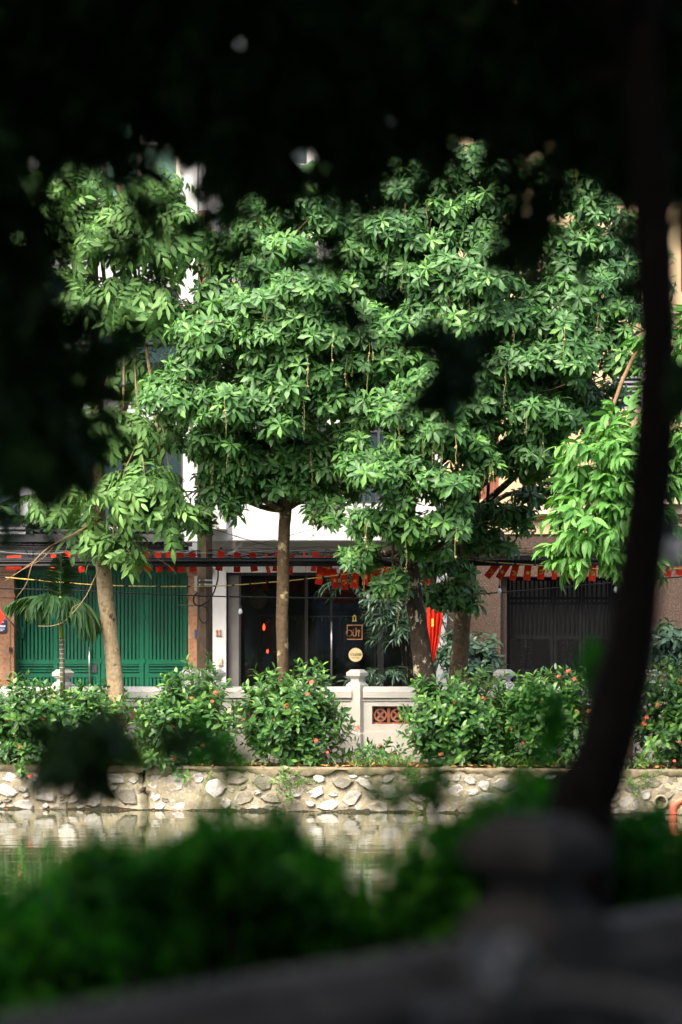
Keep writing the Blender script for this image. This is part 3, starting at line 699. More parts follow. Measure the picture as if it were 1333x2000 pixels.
# ---- green gate: four leaves of slim bars
gate = thing('gate', P(198, GY, 36.25), 'bright green metal gate of slim upright bars in four leaves', 'gate')
leaves = [(29, 113), (115, 196), (198, 281), (283, 366)]
YG = 36.25
for i, (a, c) in enumerate(leaves):
    fr = MB().pbox(a, 1113, a + 8, GY - 4, YG, .05).pbox(c - 8, 1113, c, GY - 4, YG, .05)
    for (y0, y1) in ((1113, 1123), (1288, 1297), (1315, 1323), (1428, GY - 4)): fr.pbox(a + 8, y0, c - 8, y1, YG + .003, .044)
    if i in (0, 3):
        xa, xb = (a, a + 16) if i == 0 else (c, c - 16)
        fr.prism([(fx(xa, YG), fz(1123, YG)), (fx(xa, YG), fz(1108, YG)), (fx(xb, YG), fz(1108, YG)), (fx(xb, YG), fz(1113, YG)), (fx((xa + xb) / 2, YG), fz(1123, YG))], YG - .006, YG + .05)
    f = fr.build('gate_leaf', M['green_paint'], gate)
    n = 9; w = (c - a - 16) / n
    for k in range(n):
        x = a + 8 + w * (k + .5)
        MB().pbox(x - w * .31, 1123, x + w * .31, 1288, YG + .012, .025).build('bar', M['green_paint'], f)
        MB().pbox(x - w * .31, 1323, x + w * .31, 1428, YG + .012, .025).build('bar', M['green_paint'], f)
    for y in (1299.5, 1305.5, 1311): MB().pbox(a + 8, y - 1.6, c - 8, y + 1.6, YG + .013, .02).build('slat', M['green_paint'], f)
    MB().pbox(c - 1, 1200, c + 3, 1208, YG - .012, .02).build('hinge', M['green_paint'], f)
    MB().pbox(c - 1, 1286, c + 3, 1296, YG - .012, .02).build('hinge', M['green_paint'], f)
    MB().pbox(a + 3, 1128, c - 3, GY - 10, YG + .09, .006).build('backing_sheet', M['green_paint'], f) if i == 0 else None
mb = MB().tube([P(175, 1263, YG - .06), P(175, 1338, YG - .06)], .013, 8)
for y in (1275, 1325): mb.tube([P(175, y, YG - .06), P(175, y, YG + .01)], .008, 6)
mb.build('pull_handle', M['steel'], gate, True)
MB().pbox(181, 1298, 190, 1314, YG - .02, .03).build('lock', M['charcoal'], gate)

# ---- house 11: white, with the dark shop front
hm = thing('townhouse', (fx(640, 36), 36, .116), 'white house numbered 11 with a deep balcony over a dark shop', 'house')
MB().pbox(412, 1112, 442, GY, 36.0, .5).build('column', M['white_plaster'], hm)
MB().pbox(853, 1118, 873, GY, 36.0, .5).build('column', M['white_plaster'], hm)
MB().pbox(412, 1056, 873, 1118, 36.02, .45).build('lintel', M['white_plaster'], hm)
MB().pbox(455, 985, 838, 1055, 35.0, .16).build('balcony_parapet', M['white_plaster'], hm)
MB().pbox(455, 1046, 838, 1054, 35.16, 1.2).build('balcony_slab', M['white_plaster'], hm)
MB().pbox(388, 700, 455, 1056, 35.8, .6).build('pier', M['white_plaster'], hm)
bx_ = MB().pbox(393, 965, 442, 1033, 35.3, .5).build('bay_box', M['white_plaster'], hm)
mb = MB().tube(smooth_path([P(475, 1040, 35.75), P(470, 1065, 35.75), P(455, 1080, 35.78), P(440, 1086, 35.79)], 4), .018, 8); mb.build('drain_pipe', M['white_plaster'], hm, True)
MB().lathe([(.02, 0), (.024, .02), (.01, .03)], P(432, 1071, 35.95), 8, Matrix.Rotation(R(90), 3, 'X')).build('pipe_end', M['black_plastic'], hm)
HW = [(500, 700, 640, 984), (680, 700, 800, 984), (470, 420, 600, 620), (680, 420, 810, 620), (470, 110, 600, 320), (680, 110, 810, 320), (470, -180, 600, 0), (680, -180, 810, 0)]
wall_with_holes(MB(), 455, TOP, 873, 1046, HW, 36.6, .3).build('wall', M['white_plaster'], hm)
MB().pbox(386, TOP, 455, 700, 36.0, .8).build('wall', M['white_plaster'], hm)
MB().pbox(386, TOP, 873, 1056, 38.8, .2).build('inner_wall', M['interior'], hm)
for w in HW: window(hm, *w, 36.66, M['charcoal'], M['dark_pane'], 2, 2, 4)
rl = MB().pbox(455, 946, 838, 950, 35.05, .03).build('balcony_railing', M['charcoal'], hm)
for k in range(32): MB().pbox(458 + k * 12, 950, 460 + k * 12, 985, 35.055, .015).build('baluster', M['charcoal'], rl)
ni = MB()
for x in (422.5, 429): 
    ni.pbox(x + .9, 1232, x + 3.1, 1241, 35.975, .03).pbox(x - .6, 1240.6, x + 4.6, 1242, 35.974, .03).pbox(x - .8, 1233.2, x + .9, 1234.8, 35.974, .03).pbox(x + .6, 1230, x + 3.1, 1232, 35.974, .03)
o = ni.build('house_number', M['numeral'], hm); o['label'] = 'bronze numerals reading 11 on the white column'
MB().pbox(426, 1285, 434, 1299, 35.96, .05).pbox(428, 1288, 432, 1296, 35.95, .02).build('switch_box', M['switch'], hm)
# shop room
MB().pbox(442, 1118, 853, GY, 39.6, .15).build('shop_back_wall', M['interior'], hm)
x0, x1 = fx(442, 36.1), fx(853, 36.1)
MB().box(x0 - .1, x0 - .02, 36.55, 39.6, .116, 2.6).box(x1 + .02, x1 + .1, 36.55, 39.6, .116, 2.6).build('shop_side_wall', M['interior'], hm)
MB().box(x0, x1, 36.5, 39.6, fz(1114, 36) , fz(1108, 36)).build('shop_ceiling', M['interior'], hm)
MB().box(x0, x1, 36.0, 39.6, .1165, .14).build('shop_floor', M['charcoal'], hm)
MB().pbox(446, 1122, 467, GY, 36.14, .06).build('side_panel', M['shop_side'], hm)
sf = thing('shop_front', P(650, GY, 36.2), 'dark glazed shop front with wooden arch and hanging CLOSE sign', 'shop front')
mb = MB().pbox(442, 1118, 853, 1124, 36.12, .1).pbox(467, 1124, 471, GY, 36.12, .1).pbox(738, 1124, 750, GY, 36.12, .1).pbox(596, 1124, 602, GY, 36.12, .1).pbox(645, 1124, 650, GY, 36.13, .08).pbox(846, 1124, 853, GY, 36.12, .1)
mb.build('frame', M['black_plastic'], sf)
for (a, c) in ((471, 596), (602, 645), (650, 738), (750, 846)): MB().pbox(a, 1124, c, GY - 8, 36.18, .008).build('pane', M['shop_glass'], sf)
mb = MB(); cx, cz = fx(661, 36.3), fz(1217, 36.3); ro = 71 / FPX * 36.3
mb.annulus(cx, cz, ro - .055, ro, 36.3, 36.42, 20, 0, math.pi)
for s in (-1, 1): mb.box(cx + s * ro - (0 if s < 0 else .055), cx + s * ro + (.055 if s < 0 else 0), 36.3, 36.42, .12, cz)
mb.build('arch', M['wood'], sf)
mb = MB().tube([P(648, 1215, 36.08), P(648, 1320, 36.08)], .012, 8); mb.build('pull_handle', M['steel'], sf, True)
YS = 36.17                                                       # marks on the glass, on its street side
fxx = lambda x: fx(x, YS)
mb = MB().pbox(678, 1220.3, 708.3, 1221.8, YS, .004).pbox(678, 1247.8, 708.3, 1249.3, YS, .004).pbox(707, 1221.8, 708.3, 1247.8, YS, .004).pbox(678, 1221.8, 679.2, 1238, YS, .004)
k = YS / FPX
mb.annulus(fxx(682.5), fz(1236.5, YS), 5.4 * k, 6.4 * k, YS - .001, YS + .003, 20, R(-40), R(190))
mb.annulus(fxx(682.5), fz(1236.5, YS), 5.8 * k, 6.3 * k, YS - .002, YS + .002, 20, R(190), R(320))
mb.annulus(fxx(693), fz(1239.5, YS), 2.4 * k, 3.7 * k, YS - .001, YS + .003, 16, R(150), R(390))
mb.pbox(695.3, 1226, 696.8, 1240, YS - .003, .004).pbox(690.0, 1228, 690.6, 1238, YS - .003, .004)
mb.annulus(fxx(701), fz(1232.5, YS), 1.2 * k, 2.5 * k, YS - .001, YS + .003, 14); mb.pbox(700.3, 1235, 701.7, 1243, YS - .003, .004)
o = mb.build('square_logo', M['copper_line'], sf); o['label'] = 'copper line square with round letters on the glass'
mb = MB(); ex, ez = fxx(692.7), YS
mb.prism([(fxx(688.7), fz(1204.5, YS)), (fxx(690.2), fz(1203, YS)), (fxx(692.7), fz(1200, YS)), (fxx(695.2), fz(1203, YS)), (fxx(696.8), fz(1204.5, YS)), (fxx(696), fz(1206.5, YS)), (fxx(694), fz(1204.5, YS)), (fxx(691.4), fz(1204.5, YS)), (fxx(689.4), fz(1206.5, YS))], YS, YS + .004)
mb.pbox(689.2, 1206.5, 691.2, 1212, YS, .004).pbox(694.2, 1206.5, 696.2, 1212, YS, .004).pbox(688.4, 1212, 697, 1213.8, YS, .004)
mb.build('lantern_emblem', M['gold_line'], sf)
def text(s, loc, size, mat, parent, name, shear=0.0, ext=0.001, align='CENTER'):
    c = bpy.data.curves.new('t', 'FONT'); c.body = s; c.size = size; c.align_x = align; c.shear = shear; c.extrude = ext
    o = bpy.data.objects.new('t', c); col.objects.link(o); bpy.context.view_layer.update()
    me = bpy.data.meshes.new_from_object(o.evaluated_get(bpy.context.evaluated_depsgraph_get())); bpy.data.objects.remove(o)
    me.materials.clear(); me.materials.append(mat)
    return inst(name, me, parent, Matrix.Translation(loc) @ Matrix.Rotation(R(90), 4, 'X'))
cs = thing('hanging_sign', P(695, 1279, 36.08), 'round kraft card sign reading CLOSE on the shop door', 'sign')
dm = MB().lathe([(.0, 0), (.101, 0), (.103, .004), (.103, .008), (.0, .010)], P(695, 1279, 36.09), 28, Matrix.Rotation(R(90), 3, 'X')).build('board', M['kraft'], cs)
text('CLOSE', P(695, 1280.5, 36.074), .056, M['ink'], cs, 'lettering', .35)
text('Open Night', P(695, 1285.5, 36.074), .024, M['ink'], cs, 'lettering', .3)
mb = MB().tube([P(691, 1267, 36.08), P(695, 1256, 36.15)], .002, 4).tube([P(699, 1267, 36.08), P(695, 1256, 36.15)], .002, 4); mb.build('cord', M['cable'], cs)
# things inside the shop
def garment(x, y0, y1, w, Y, mat, label):
    root = thing('hanging_garment', P(x, y0, Y), label, 'garment', 'clothes on the shop rail')
    mb = MB(); n = 14; rows = 6
    for r_ in range(rows + 1):
        f = r_ / rows; ww = w * (.55 + .45 * min(1, f * 3)) * (1 + .12 * f)
        for i in range(n):
            a = 2 * math.pi * i / n
            mb.V.append(tuple(P(x, y0 + (y1 - y0) * f, Y) + Vector((ww / 2 * math.cos(a) * (1 + .08 * math.sin(5 * a)), (.05 + .04 * f) * math.sin(a) * (1 + .25 * math.sin(4 * a)), 0))))
    for r_ in range(rows):
        for i in range(n): j = (i + 1) % n; mb.F.append((r_ * n + i, (r_ + 1) * n + i, (r_ + 1) * n + j, r_ * n + j))
    mb.F.append(tuple(range(n))); mb.build('cloth', mat, root, True)
    MB().tube(smooth_path([P(x, y0, Y), P(x, y0 - 4, Y), P(x + 2, y0 - 7, Y), P(x, y0 - 9, Y)], 3), .004, 5).build('hanger_hook', M['steel'], root)
cl = {n: surf('cloth_' + n.replace(' ', '_'), c, None, 6, .9, .05, .1, stretch=(5, 1, .4)) for n, c in dict(teal=(.05, .09, .10), rust=(.17, .06, .03), slate=(.09, .10, .11), maroon=(.13, .03, .03), olive=(.09, .09, .05), grey=(.14, .14, .13), navy=(.03, .04, .07)).items()}
for x, n, y1 in ((576, 'slate', 1300), (588, 'teal', 1310), (612, 'rust', 1280), (620, 'grey', 1290), (629, 'navy', 1292), (665, 'maroon', 1285), (676, 'olive', 1290), (722, 'grey', 1280)):
    garment(x, 1213, y1, .10, 37.6, cl[n], '%s garment on the shop rail %s' % (n, 'behind the arch' if x > 600 else 'beside the mannequin') if (n, x) != ('grey', 722) else 'pale grey garment on the shop rail behind the square logo')
rr_ = thing('clothes_rail', P(640, 1204, 37.6), 'thin steel clothes rail inside the dark shop', 'rail'); mb = MB().tube([P(560, 1204, 37.6), P(735, 1204, 37.6)], .010, 6)
for x in (562, 733): mb.tube([P(x, 1204, 37.6), Vector((fx(x, 37.6), 37.6, .14))], .010, 6)
mb.build('rail_frame', M['steel'], rr_, True)
mn = thing('mannequin', Vector((fx(541, 37.3), 37.3, .14)), 'dark shop mannequin bust wearing a black top beside the red lamps', 'mannequin')
mb = MB(); prof = [(.07, 1275), (.10, 1262), (.115, 1245), (.125, 1225), (.12, 1213), (.06, 1206), (.035, 1202), (.04, 1196), (.0, 1194)]
MB().lathe([(r_, fz(y, 37.3)) for r_, y in prof], (fx(541, 37.3), 37.3, 0), 16).build('bust', cl['grey'], mn, True)
mb = MB().lathe([(.13, fz(1272, 37.3)), (.135, fz(1240, 37.3)), (.14, fz(1222, 37.3)), (.11, fz(1211, 37.3))], (fx(541, 37.3), 37.3, 0), 16)
for s in (-1, 1): mb.tube([P(541 + s * 14, 1214, 37.3), P(541 + s * 21, 1238, 37.3), P(541 + s * 22, 1258, 37.3)], [.05, .045, .04], 8)
mb.build('top', M['ink'], mn, True)
MB().tube([Vector((fx(541, 37.3), 37.3, .15)), P(541, 1276, 37.3)], .02, 8).lathe([(.16, .14), (.16, .16), (.03, .18)], (fx(541, 37.3), 37.3, 0), 16).build('stand', M['charcoal'], mn)
hat = thing('straw_hat', P(505, 1171, 37.0), 'pale round conical straw hat hung high in the shop', 'hat')
MB().lathe([(.0, .09), (.06, .065), (.135, .01), (.145, .0), (.13, -.004), (.0, .07)], P(505, 1171, 37.0), 24, Matrix.Rotation(R(78), 3, 'X')).build('cone', M['kraft'], hat, True)
MB().tube([P(500, 1176, 36.95), P(503, 1186, 36.93), P(509, 1176, 36.95)], .003, 4).build('chin_cord', M['cable'], hat)
cab = thing('display_cabinet', Vector((fx(520, 38.2), 38.2, .14)), 'dark wooden display frame behind the red lamps', 'cabinet')
mb = MB().pbox(506, 1200, 536, 1203, 38.2, .3).pbox(506, 1203, 509, 1310, 38.2, .3).pbox(533, 1203, 536, 1310, 38.2, .3).pbox(506, 1310, 536, 1314, 38.2, .3).pbox(506, 1255, 536, 1257, 38.2, .3); mb.build('cabinet_frame', M['wood'], cab)
MB().pbox(509, 1314, 512, 1430, 38.2, .3).pbox(531, 1314, 534, 1430, 38.2, .3).build('leg', M['wood'], cab)
LAMP = emit('lamp_glow', (1.0, 0.035, 0.01), 5.0)
for (x, y, h, lb) in ((516, 1225, 12, 'glowing red paper lamp upper inside the shop window'), (523, 1272, 7, 'small glowing red lamp low inside the shop window')):
    lt = thing('red_lamp', P(x, y, 37.1), lb, 'lamp', 'red lamps in the shop')
    hh = h / 2 * 37.1 / FPX
    MB().lathe([(.007, -hh), (.013, -hh * .6), (.016, 0), (.012, hh * .6), (.006, hh)], P(x, y, 37.1), 12).build('lamp_shade', LAMP, lt, True)
    MB().lathe([(.014, -hh - .012), (.014, -hh)], P(x, y, 37.1), 8).build('base', M['ink'], lt)
    MB().tube([P(x, y, 37.1) + Vector((0, 0, hh)), Vector((fx(x, 37.1), 37.1, fz(1125, 37.1)))], .003, 4).build('cord', M['cable'], lt)

# ---- right house: beige over brown granite, black gate
hr = thing('townhouse', (fx(1120, 36), 36, .116), 'beige house with rust band over brown granite walls', 'house')
wall_with_holes(MB(), 873, 1043, 1700, GY, [(978, 1126, 1234, GY)], 36.03, .5).build('granite_wall', M['granite_brown'], hr)
for a, c in ((978, 990), (1222, 1234)): MB().pbox(a, 1126, c, GY, 36.20, .3).build('door_jamb', M['granite_brown'], hr)
RW = [(925, 850, 975, 975), (1195, 700, 1260, 800), (925, 640, 985, 800), (1060, 640, 1120, 800), (1195, 440, 1260, 600), (1330, 640, 1400, 800), (925, 160, 970, 330), (995, 160, 1030, 330), (925, 400, 985, 570), (1110, 180, 1165, 330), (1195, 180, 1245, 300), (925, -120, 945, 60), (1195, -150, 1260, 20), (1330, 400, 1400, 570), (1060, -150, 1120, 20)]
wall_with_holes(MB(), 873, TOP, 1700, 1043, RW, 36.0, .45).build('wall', M['beige_plaster'], hr)
MB().pbox(873, TOP, 1700, GY, 39.2, .2).build('inner_wall', M['interior'], hr)
MB().pbox(878, 1004, 1700, 1014, 35.93, .3).build('rust_band', M['rust_band'], hr)
MB().pbox(878, 984, 1700, 1004, 35.86, .3).build('cornice', M['cream_trim'], hr)
MB().pbox(1265, 895, 1700, 984, 35.7, .4).build('balcony_front', M['cream_trim'], hr)
for y in (600, 345, 90): MB().pbox(878, y, 1700, y + 12, 35.92, .25).build('cornice', M['cream_trim'], hr)
SHUT = surf('shutter_brown', (0.22, 0.07, 0.04), (0.16, 0.05, 0.03), 8, .6, .05); SHG = surf('shutter_grey', (0.20, 0.21, 0.21), (0.15, 0.155, 0.16), 8, .6, .05)
for i, w in enumerate(RW):
    if i in (1, 4, 10, 12):
        f = MB().pbox(w[0], w[1], w[0] + 6, w[3], 36.04, .08).pbox(w[2] - 6, w[1], w[2], w[3], 36.04, .08).pbox(w[0] + 6, w[1], w[2] - 6, w[1] + 6, 36.041, .078).pbox(w[0] + 6, w[3] - 6, w[2] - 6, w[3], 36.041, .078).build('shutter', SHG, hr)
        n = int((w[3] - w[1] - 12) / 9)
        for k in range(n):
            c = P((w[0] + w[2]) / 2, w[1] + 10 + 9 * k, 36.08); MB().obox(c, ((w[2] - w[0] - 12) / FPX * 36, .06, .012), Matrix.Rotation(R(35), 3, 'X')).build('slat', SHG, f)
    else: window(hr, *w, 36.06, SHUT, M['dark_pane'] if i % 2 else SHUT, 2, 3, 5)
# black gate
bgt = thing('gate', P(1106, GY, 36.3), 'black iron gate with ornate scroll panels set in brown granite', 'gate')
YK = 36.46
om = MB()                                                        # ornate cast panel: mirrored scrolls
for sx in (-1, 1):
    for sz in (-1, 1):
        for (cx, cz, r0, turns) in ((.055, .13, .045, 1.4), (.06, .045, .035, 1.2), (.028, .085, .022, 1.1), (.085, .185, .022, 1.0)):
            pts = [(sx * (cx + r0 * (1 - .8 * t_) * math.cos(t_ * turns * 6.28 + cz * 20)), 0, sz * (cz + r0 * (1 - .8 * t_) * math.sin(t_ * turns * 6.28 + cz * 20))) for t_ in np.linspace(0, 1, 14)]
            om.tube(pts, .006, 4, False)
om.tube([(0, 0, -.21), (0, 0, .21)], .007, 5).tube([(-.09, 0, 0), (.09, 0, 0)], .006, 5).tube([(-.08, 0, .13), (.08, 0, .13)], .004, 4).tube([(-.08, 0, -.13), (.08, 0, -.13)], .004, 4)
orn_me = om.mesh('ornament', M['dark_iron'], True)
for (a, c) in ((991, 1080), (1082, 1136), (1138, 1194), (1196, 1221)):
    f = MB().pbox(a, 1128, a + 5, GY - 4, YK, .05).pbox(c - 5, 1128, c, GY - 4, YK, .05)
    for (y0, y1) in ((1128, 1134), (1166, 1171), (1176, 1181), (1242, 1248), (1306, 1312), (GY - 12, GY - 4)): f.pbox(a + 5, y0, c - 5, y1, YK + .003, .044)
    f = f.build('gate_leaf', M['dark_iron'], bgt)
    n = max(3, int((c - a - 10) / 8)); w = (c - a - 10) / n
    for k in range(n):
        x = a + 5 + w * (k + .5)
        MB().pbox(x - 1.7, 1134, x + 1.7, 1242, YK + .012, .02).build('bar', M['dark_iron'], f)
        MB().pbox(x - 1.7, 1312, x + 1.7, GY - 12, YK + .012, .02).build('bar', M['dark_iron'], f)
    inst('ornament', orn_me, f, Matrix.Translation(P((a + c) / 2 + (-8 if a == 991 else 0), 1277, YK + .02)) @ Matrix.Diagonal((1.1 if c - a > 30 else .5, 1, 1.12, 1)))
MB().lathe([(.0, -.03), (.022, -.02), (.026, 0), (.0, .02)], P(1136, 1302, YK - .03), 10).build('knob', M['steel'], bgt, True)

# ---- unseen house added behind the camera to keep the near bank in shade
hn = thing('townhouse', (0, -5, 0), 'unseen tall plain house added behind the viewer to shade the near bank', 'house')
mb = MB().box(-16, 16, -12, -5, 0, 14); mb.build('wall', M['grey_plaster'], hn)
MB().box(-16.3, 16.3, -12.3, -4.6, 14, 14.25).build('roof', M['concrete'], hn)
for i in range(8):
    for j in range(3): f = MB().box(-14.9 + i * 4, -13.1 + i * 4, -5.06, -4.98, 1.2 + j * 4, 3.2 + j * 4).build('window', M['charcoal'], hn)

# ================================================================ TREES
def tree(name, label, group, base, path, rad, bark, lobes, kind, nparts, per, limb_r=.05, upx=False, racemes=0, fork=None, **kw):
    root = thing(name, base, label, 'tree', group)
    mb = bark_tube(path, rad); mb.build('trunk', bark, root, True)
    spine = smooth_path(path, 8)
    for l in lobes:
        c = P(l[0], l[1], l[2]); lo = c.z - l[5] * 1.3 - .3
        cand = [q for q in spine if q.z < c.z - .15 and q.z > spine[0].z + (spine[-1].z - spine[0].z) * .45] or [spine[-1]]
        a = min(cand, key=lambda q: abs(q.z - lo) + .35 * (q - c).length)
        pts, rr = limb(a, c, limb_r, limb_r * .35, .10, 8, .05)
        MB().tube(pts, rr, 7).build('branch', bark, root, True)
        tw = MB()
        for k in range(4):
            d = rng.normal(size=3); d[2] = abs(d[2]) * .6; d /= np.linalg.norm(d)
            pts, rr = limb(pts[-3] if k < 2 else c, c + Vector(d * np.array(l[3:6]) * .9), limb_r * .32, .006, .05, 5); tw.tube(pts, rr, 5)
        o = tw.build('twigs', bark, root, True); o['kind'] = 'stuff'
    spots = lobe_spots(tiers(lobes) if kind == 'barr' else lobes, per, upx=upx, **kw)
    foliage(root, kind, spots, nparts)
    if racemes:
        fr = sorted(spots, key=lambda s: -s[3])[:racemes * 4]
        for q in range(racemes):
            p = fr[int(rng.integers(len(fr)))][0] + Vector((rng.normal(0, .05), -.08, -.06)); v = int(rng.integers(len(RAC)))
            inst('flower_string', RAC[v], root, Matrix.Translation(p) @ Matrix.Rotation(rng.uniform(0, 6.28), 4, 'Z') @ Matrix.Scale(rng.uniform(.8, 1.25), 4))
    return root
def raceme(n, L):
    mb = MB(); pts = [(.01 * math.sin(i * .8) + .012 * i * rng.normal(0, .1), .01 * math.cos(i * .7), -L * i / 6) for i in range(7)]
    mb.tube(pts, .003, 4)
    for k in range(n):
        f = rng.uniform(.3, 1); a = rng.uniform(0, 6.28); c = Vector((math.cos(a) * .012, math.sin(a) * .012, -L * f)); r_ = rng.uniform(.005, .008) if n > 9 else rng.uniform(.010, .017)
        mb.lathe([(r_ * .3, -r_), (r_, 0), (r_ * .3, r_)], c, 5)
    return mb.mesh('flower_string', M['bud'] if n < 9 else M['raceme'], True)
RAC = [raceme(3, .28), raceme(22, .36), raceme(14, .26), raceme(4, .34), raceme(20, .42), raceme(3, .42)]

GR = 'trees along the far bank'
Yt = 29.3
# feather-leaved tree on the left
tree('feather_leaf_tree', 'slim pale-trunked tree with feather leaves in front of the green gate', GR, Vector((fx(228, Yt), Yt, 0)),
     [P(230, 1480, Yt), P(228, 1375, Yt), P(214, 1230, Yt), P(203, 1120, Yt - .02), P(194, 1000, Yt - .05), P(190, 800, Yt - .05), P(184, 560, Yt - .05), P(180, 300, Yt), P(190, 120, Yt)],
     [.115, .105, .095, .09, .085, .075, .06, .045, .02], M['bark_pale'],
     [(275, 965, 28.5, .50, .55, .26, 1.1), (330, 1010, 28.5, .18, .3, .16, 1.2), (240, 850, 28.6, .55, .6, .24), (110, 975, 28.8, .32, .4, .16), (215, 470, 28.5, .62, .6, .42), (140, 360, 28.7, .55, .6, .4), (330, 480, 28.8, .5, .6, .45),
      (300, 385, 28.9, .35, .5, .3, .7), (120, 590, 28.8, .5, .6, .4), (260, 600, 28.7, .5, .5, .35), (50, 640, 28.9, .5, .5, .5), (70, 440, 28.9, .45, .5, .4), (235, 1075, 28.8, .14, .25, .2, 1.3), (180, 1040, 29.0, .2, .3, .1), (110, 240, 29, .45, .5, .4), (100, 750, 29.0, .5, .5, .4), (280, 740, 29.1, .4, .4, .3, .6), (40, 200, 29.1, .6, .6, .5), (90, 860, 29.1, .35, .4, .25)],
     'pinn', 300, 60, .035, upx=False, scale=(.72, 1.05), up_bias=.45)
# rosette-leaved trees with hanging flower strings
tree('rosette_leaf_tree', 'tree with a straight slender brown trunk rising beside the house number column', GR, Vector((fx(553, Yt), Yt, 0)),
     [P(553, 1480, Yt), P(553, 1345, Yt), P(552, 1200, Yt), P(554, 1090, Yt), P(560, 960, Yt), P(566, 800, Yt - .1), P(575, 600, Yt - .2), P(580, 430, Yt - .2)],
     [.075, .072, .07, .075, .075, .065, .05, .025], M['bark_brown'],
     [(375, 770, 28.3, .55, .6, .45), (470, 650, 28.2, .7, .7, .5), (560, 490, 28.5, .65, .7, .6), (590, 620, 27.9, .75, .7, .5), (520, 790, 28.2, .75, .7, .45), (640, 740, 28.3, .65, .7, .5), (600, 400, 28.7, .55, .6, .42),
      (430, 850, 28.4, .35, .5, .2), (440, 950, 29.1, .3, .4, .45, .8), (690, 560, 28.6, .65, .7, .6), (540, 900, 29.6, .75, .5, .28, .8), (400, 620, 28.9, .5, .6, .5), (480, 480, 29.0, .5, .6, .5), (330, 850, 29.3, .4, .4, .3, .7), (640, 880, 29.7, .5, .4, .3, .6), (400, 1000, 29.4, .2, .3, .28, .8), (480, 905, 29.4, .5, .45, .3, .9), (600, 890, 29.3, .55, .45, .28, .9), (450, 880, 29.0, .45, .5, .28, .9), (670, 930, 29.9, .4, .4, .3, .7), (540, 905, 28.75, .5, .3, .2, .9), (465, 905, 28.7, .35, .3, .2, .9), (625, 895, 28.7, .3, .3, .2, .9), (480, 950, 29.1, .3, .3, .2, .9), (565, 945, 28.8, .38, .22, .15, .9), (640, 955, 29.0, .22, .22, .14, .9), (660, 370, 29.3, .5, .5, .4, .8), (530, 375, 29.4, .45, .5, .35, .8), (690, 650, 29.8, .75, .4, .7, .8), (470, 720, 29.8, .85, .4, .6, .8), (590, 820, 29.9, .6, .4, .4, .8)],
     'barr', 300, 278, .045, racemes=24)
tree('rosette_leaf_tree', 'tree with a thick dark leaning trunk blotched with pale lichen', GR, Vector((fx(838, 29.0), 29.0, 0)),
     [P(850, 1480, 29.0), P(838, 1380, 29.0), P(822, 1260, 29.0), P(806, 1150, 29.0), P(795, 1070, 28.95), P(800, 960, 28.8), P(805, 820, 28.6), P(790, 690, 28.6)],
     [.155, .128, .116, .112, .11, .09, .065, .03], M['bark_dark'],
     [(800, 915, 27.7, .72, .7, .45, 1.1), (850, 800, 27.9, .75, .75, .42), (770, 1010, 27.9, .5, .5, .28), (890, 985, 27.9, .38, .5, .42), (700, 860, 28.3, .25, .5, .3), (770, 700, 28.2, .65, .65, .5), (640, 1000, 28.8, .28, .35, .16), (710, 1085, 28.7, .28, .35, .14), (770, 1140, 28.7, .26, .3, .12, 1.2), (930, 870, 28.2, .4, .5, .4), (700, 760, 28.6, .5, .5, .4), (830, 1060, 28.4, .35, .4, .2, .7)],
     'barr', 300, 278, .045, racemes=30)
tree('rosette_leaf_tree', 'tall tree whose mottled trunk stands before the brown granite wall', GR, Vector((fx(893, 30.9), 30.9, 0)),
     [P(893, 1490, 30.9), P(893, 1345, 30.9), P(903, 1230, 30.85), P(912, 1130, 30.7), P(925, 960, 30.2), P(950, 760, 29.6), P(965, 560, 29.2), P(960, 380, 29.1)],
     [.14, .118, .112, .11, .09, .075, .06, .025], M['bark_brown'],
     [(950, 400, 28.8, .75, .75, .65), (830, 480, 28.6, .7, .75, .6), (960, 560, 28.2, .85, .8, .6), (1090, 640, 28.3, .8, .8, .6), (1150, 480, 28.8, .65, .7, .6), (1200, 660, 28.6, .45, .6, .5), (1000, 770, 28.2, .8, .8, .5), (1075, 860, 28.5, .45, .6, .42), (900, 640, 28.3, .65, .7, .6), (1010, 900, 28.9, .4, .5, .35),
      (985, 320, 29.0, .4, .5, .35), (740, 440, 28.9, .6, .65, .6), (850, 350, 29.0, .6, .6, .5), (950, 1040, 30.0, .5, .4, .35, .7), (890, 1165, 29.9, .48, .35, .14, 1.2), (870, 1100, 29.9, .4, .35, .2, .8), (1020, 1000, 29.8, .3, .35, .3, .7), (1120, 760, 28.9, .5, .6, .5), (1130, 350, 29.1, .6, .6, .5), (1190, 800, 29.4, .4, .4, .35, .6), (1090, 960, 30.2, .4, .3, .3, .5), (1260, 560, 29.2, .5, .5, .6), (770, 340, 29.4, .5, .5, .4, .8), (1210, 480, 29.3, .4, .4, .4, .7), (870, 720, 29.8, .7, .4, .7, .8), (1070, 740, 29.9, .7, .4, .6, .8), (1100, 560, 29.9, .7, .4, .6, .8), (820, 560, 29.8, .7, .4, .6, .8)],
     'barr', 300, 278, .05, racemes=34)
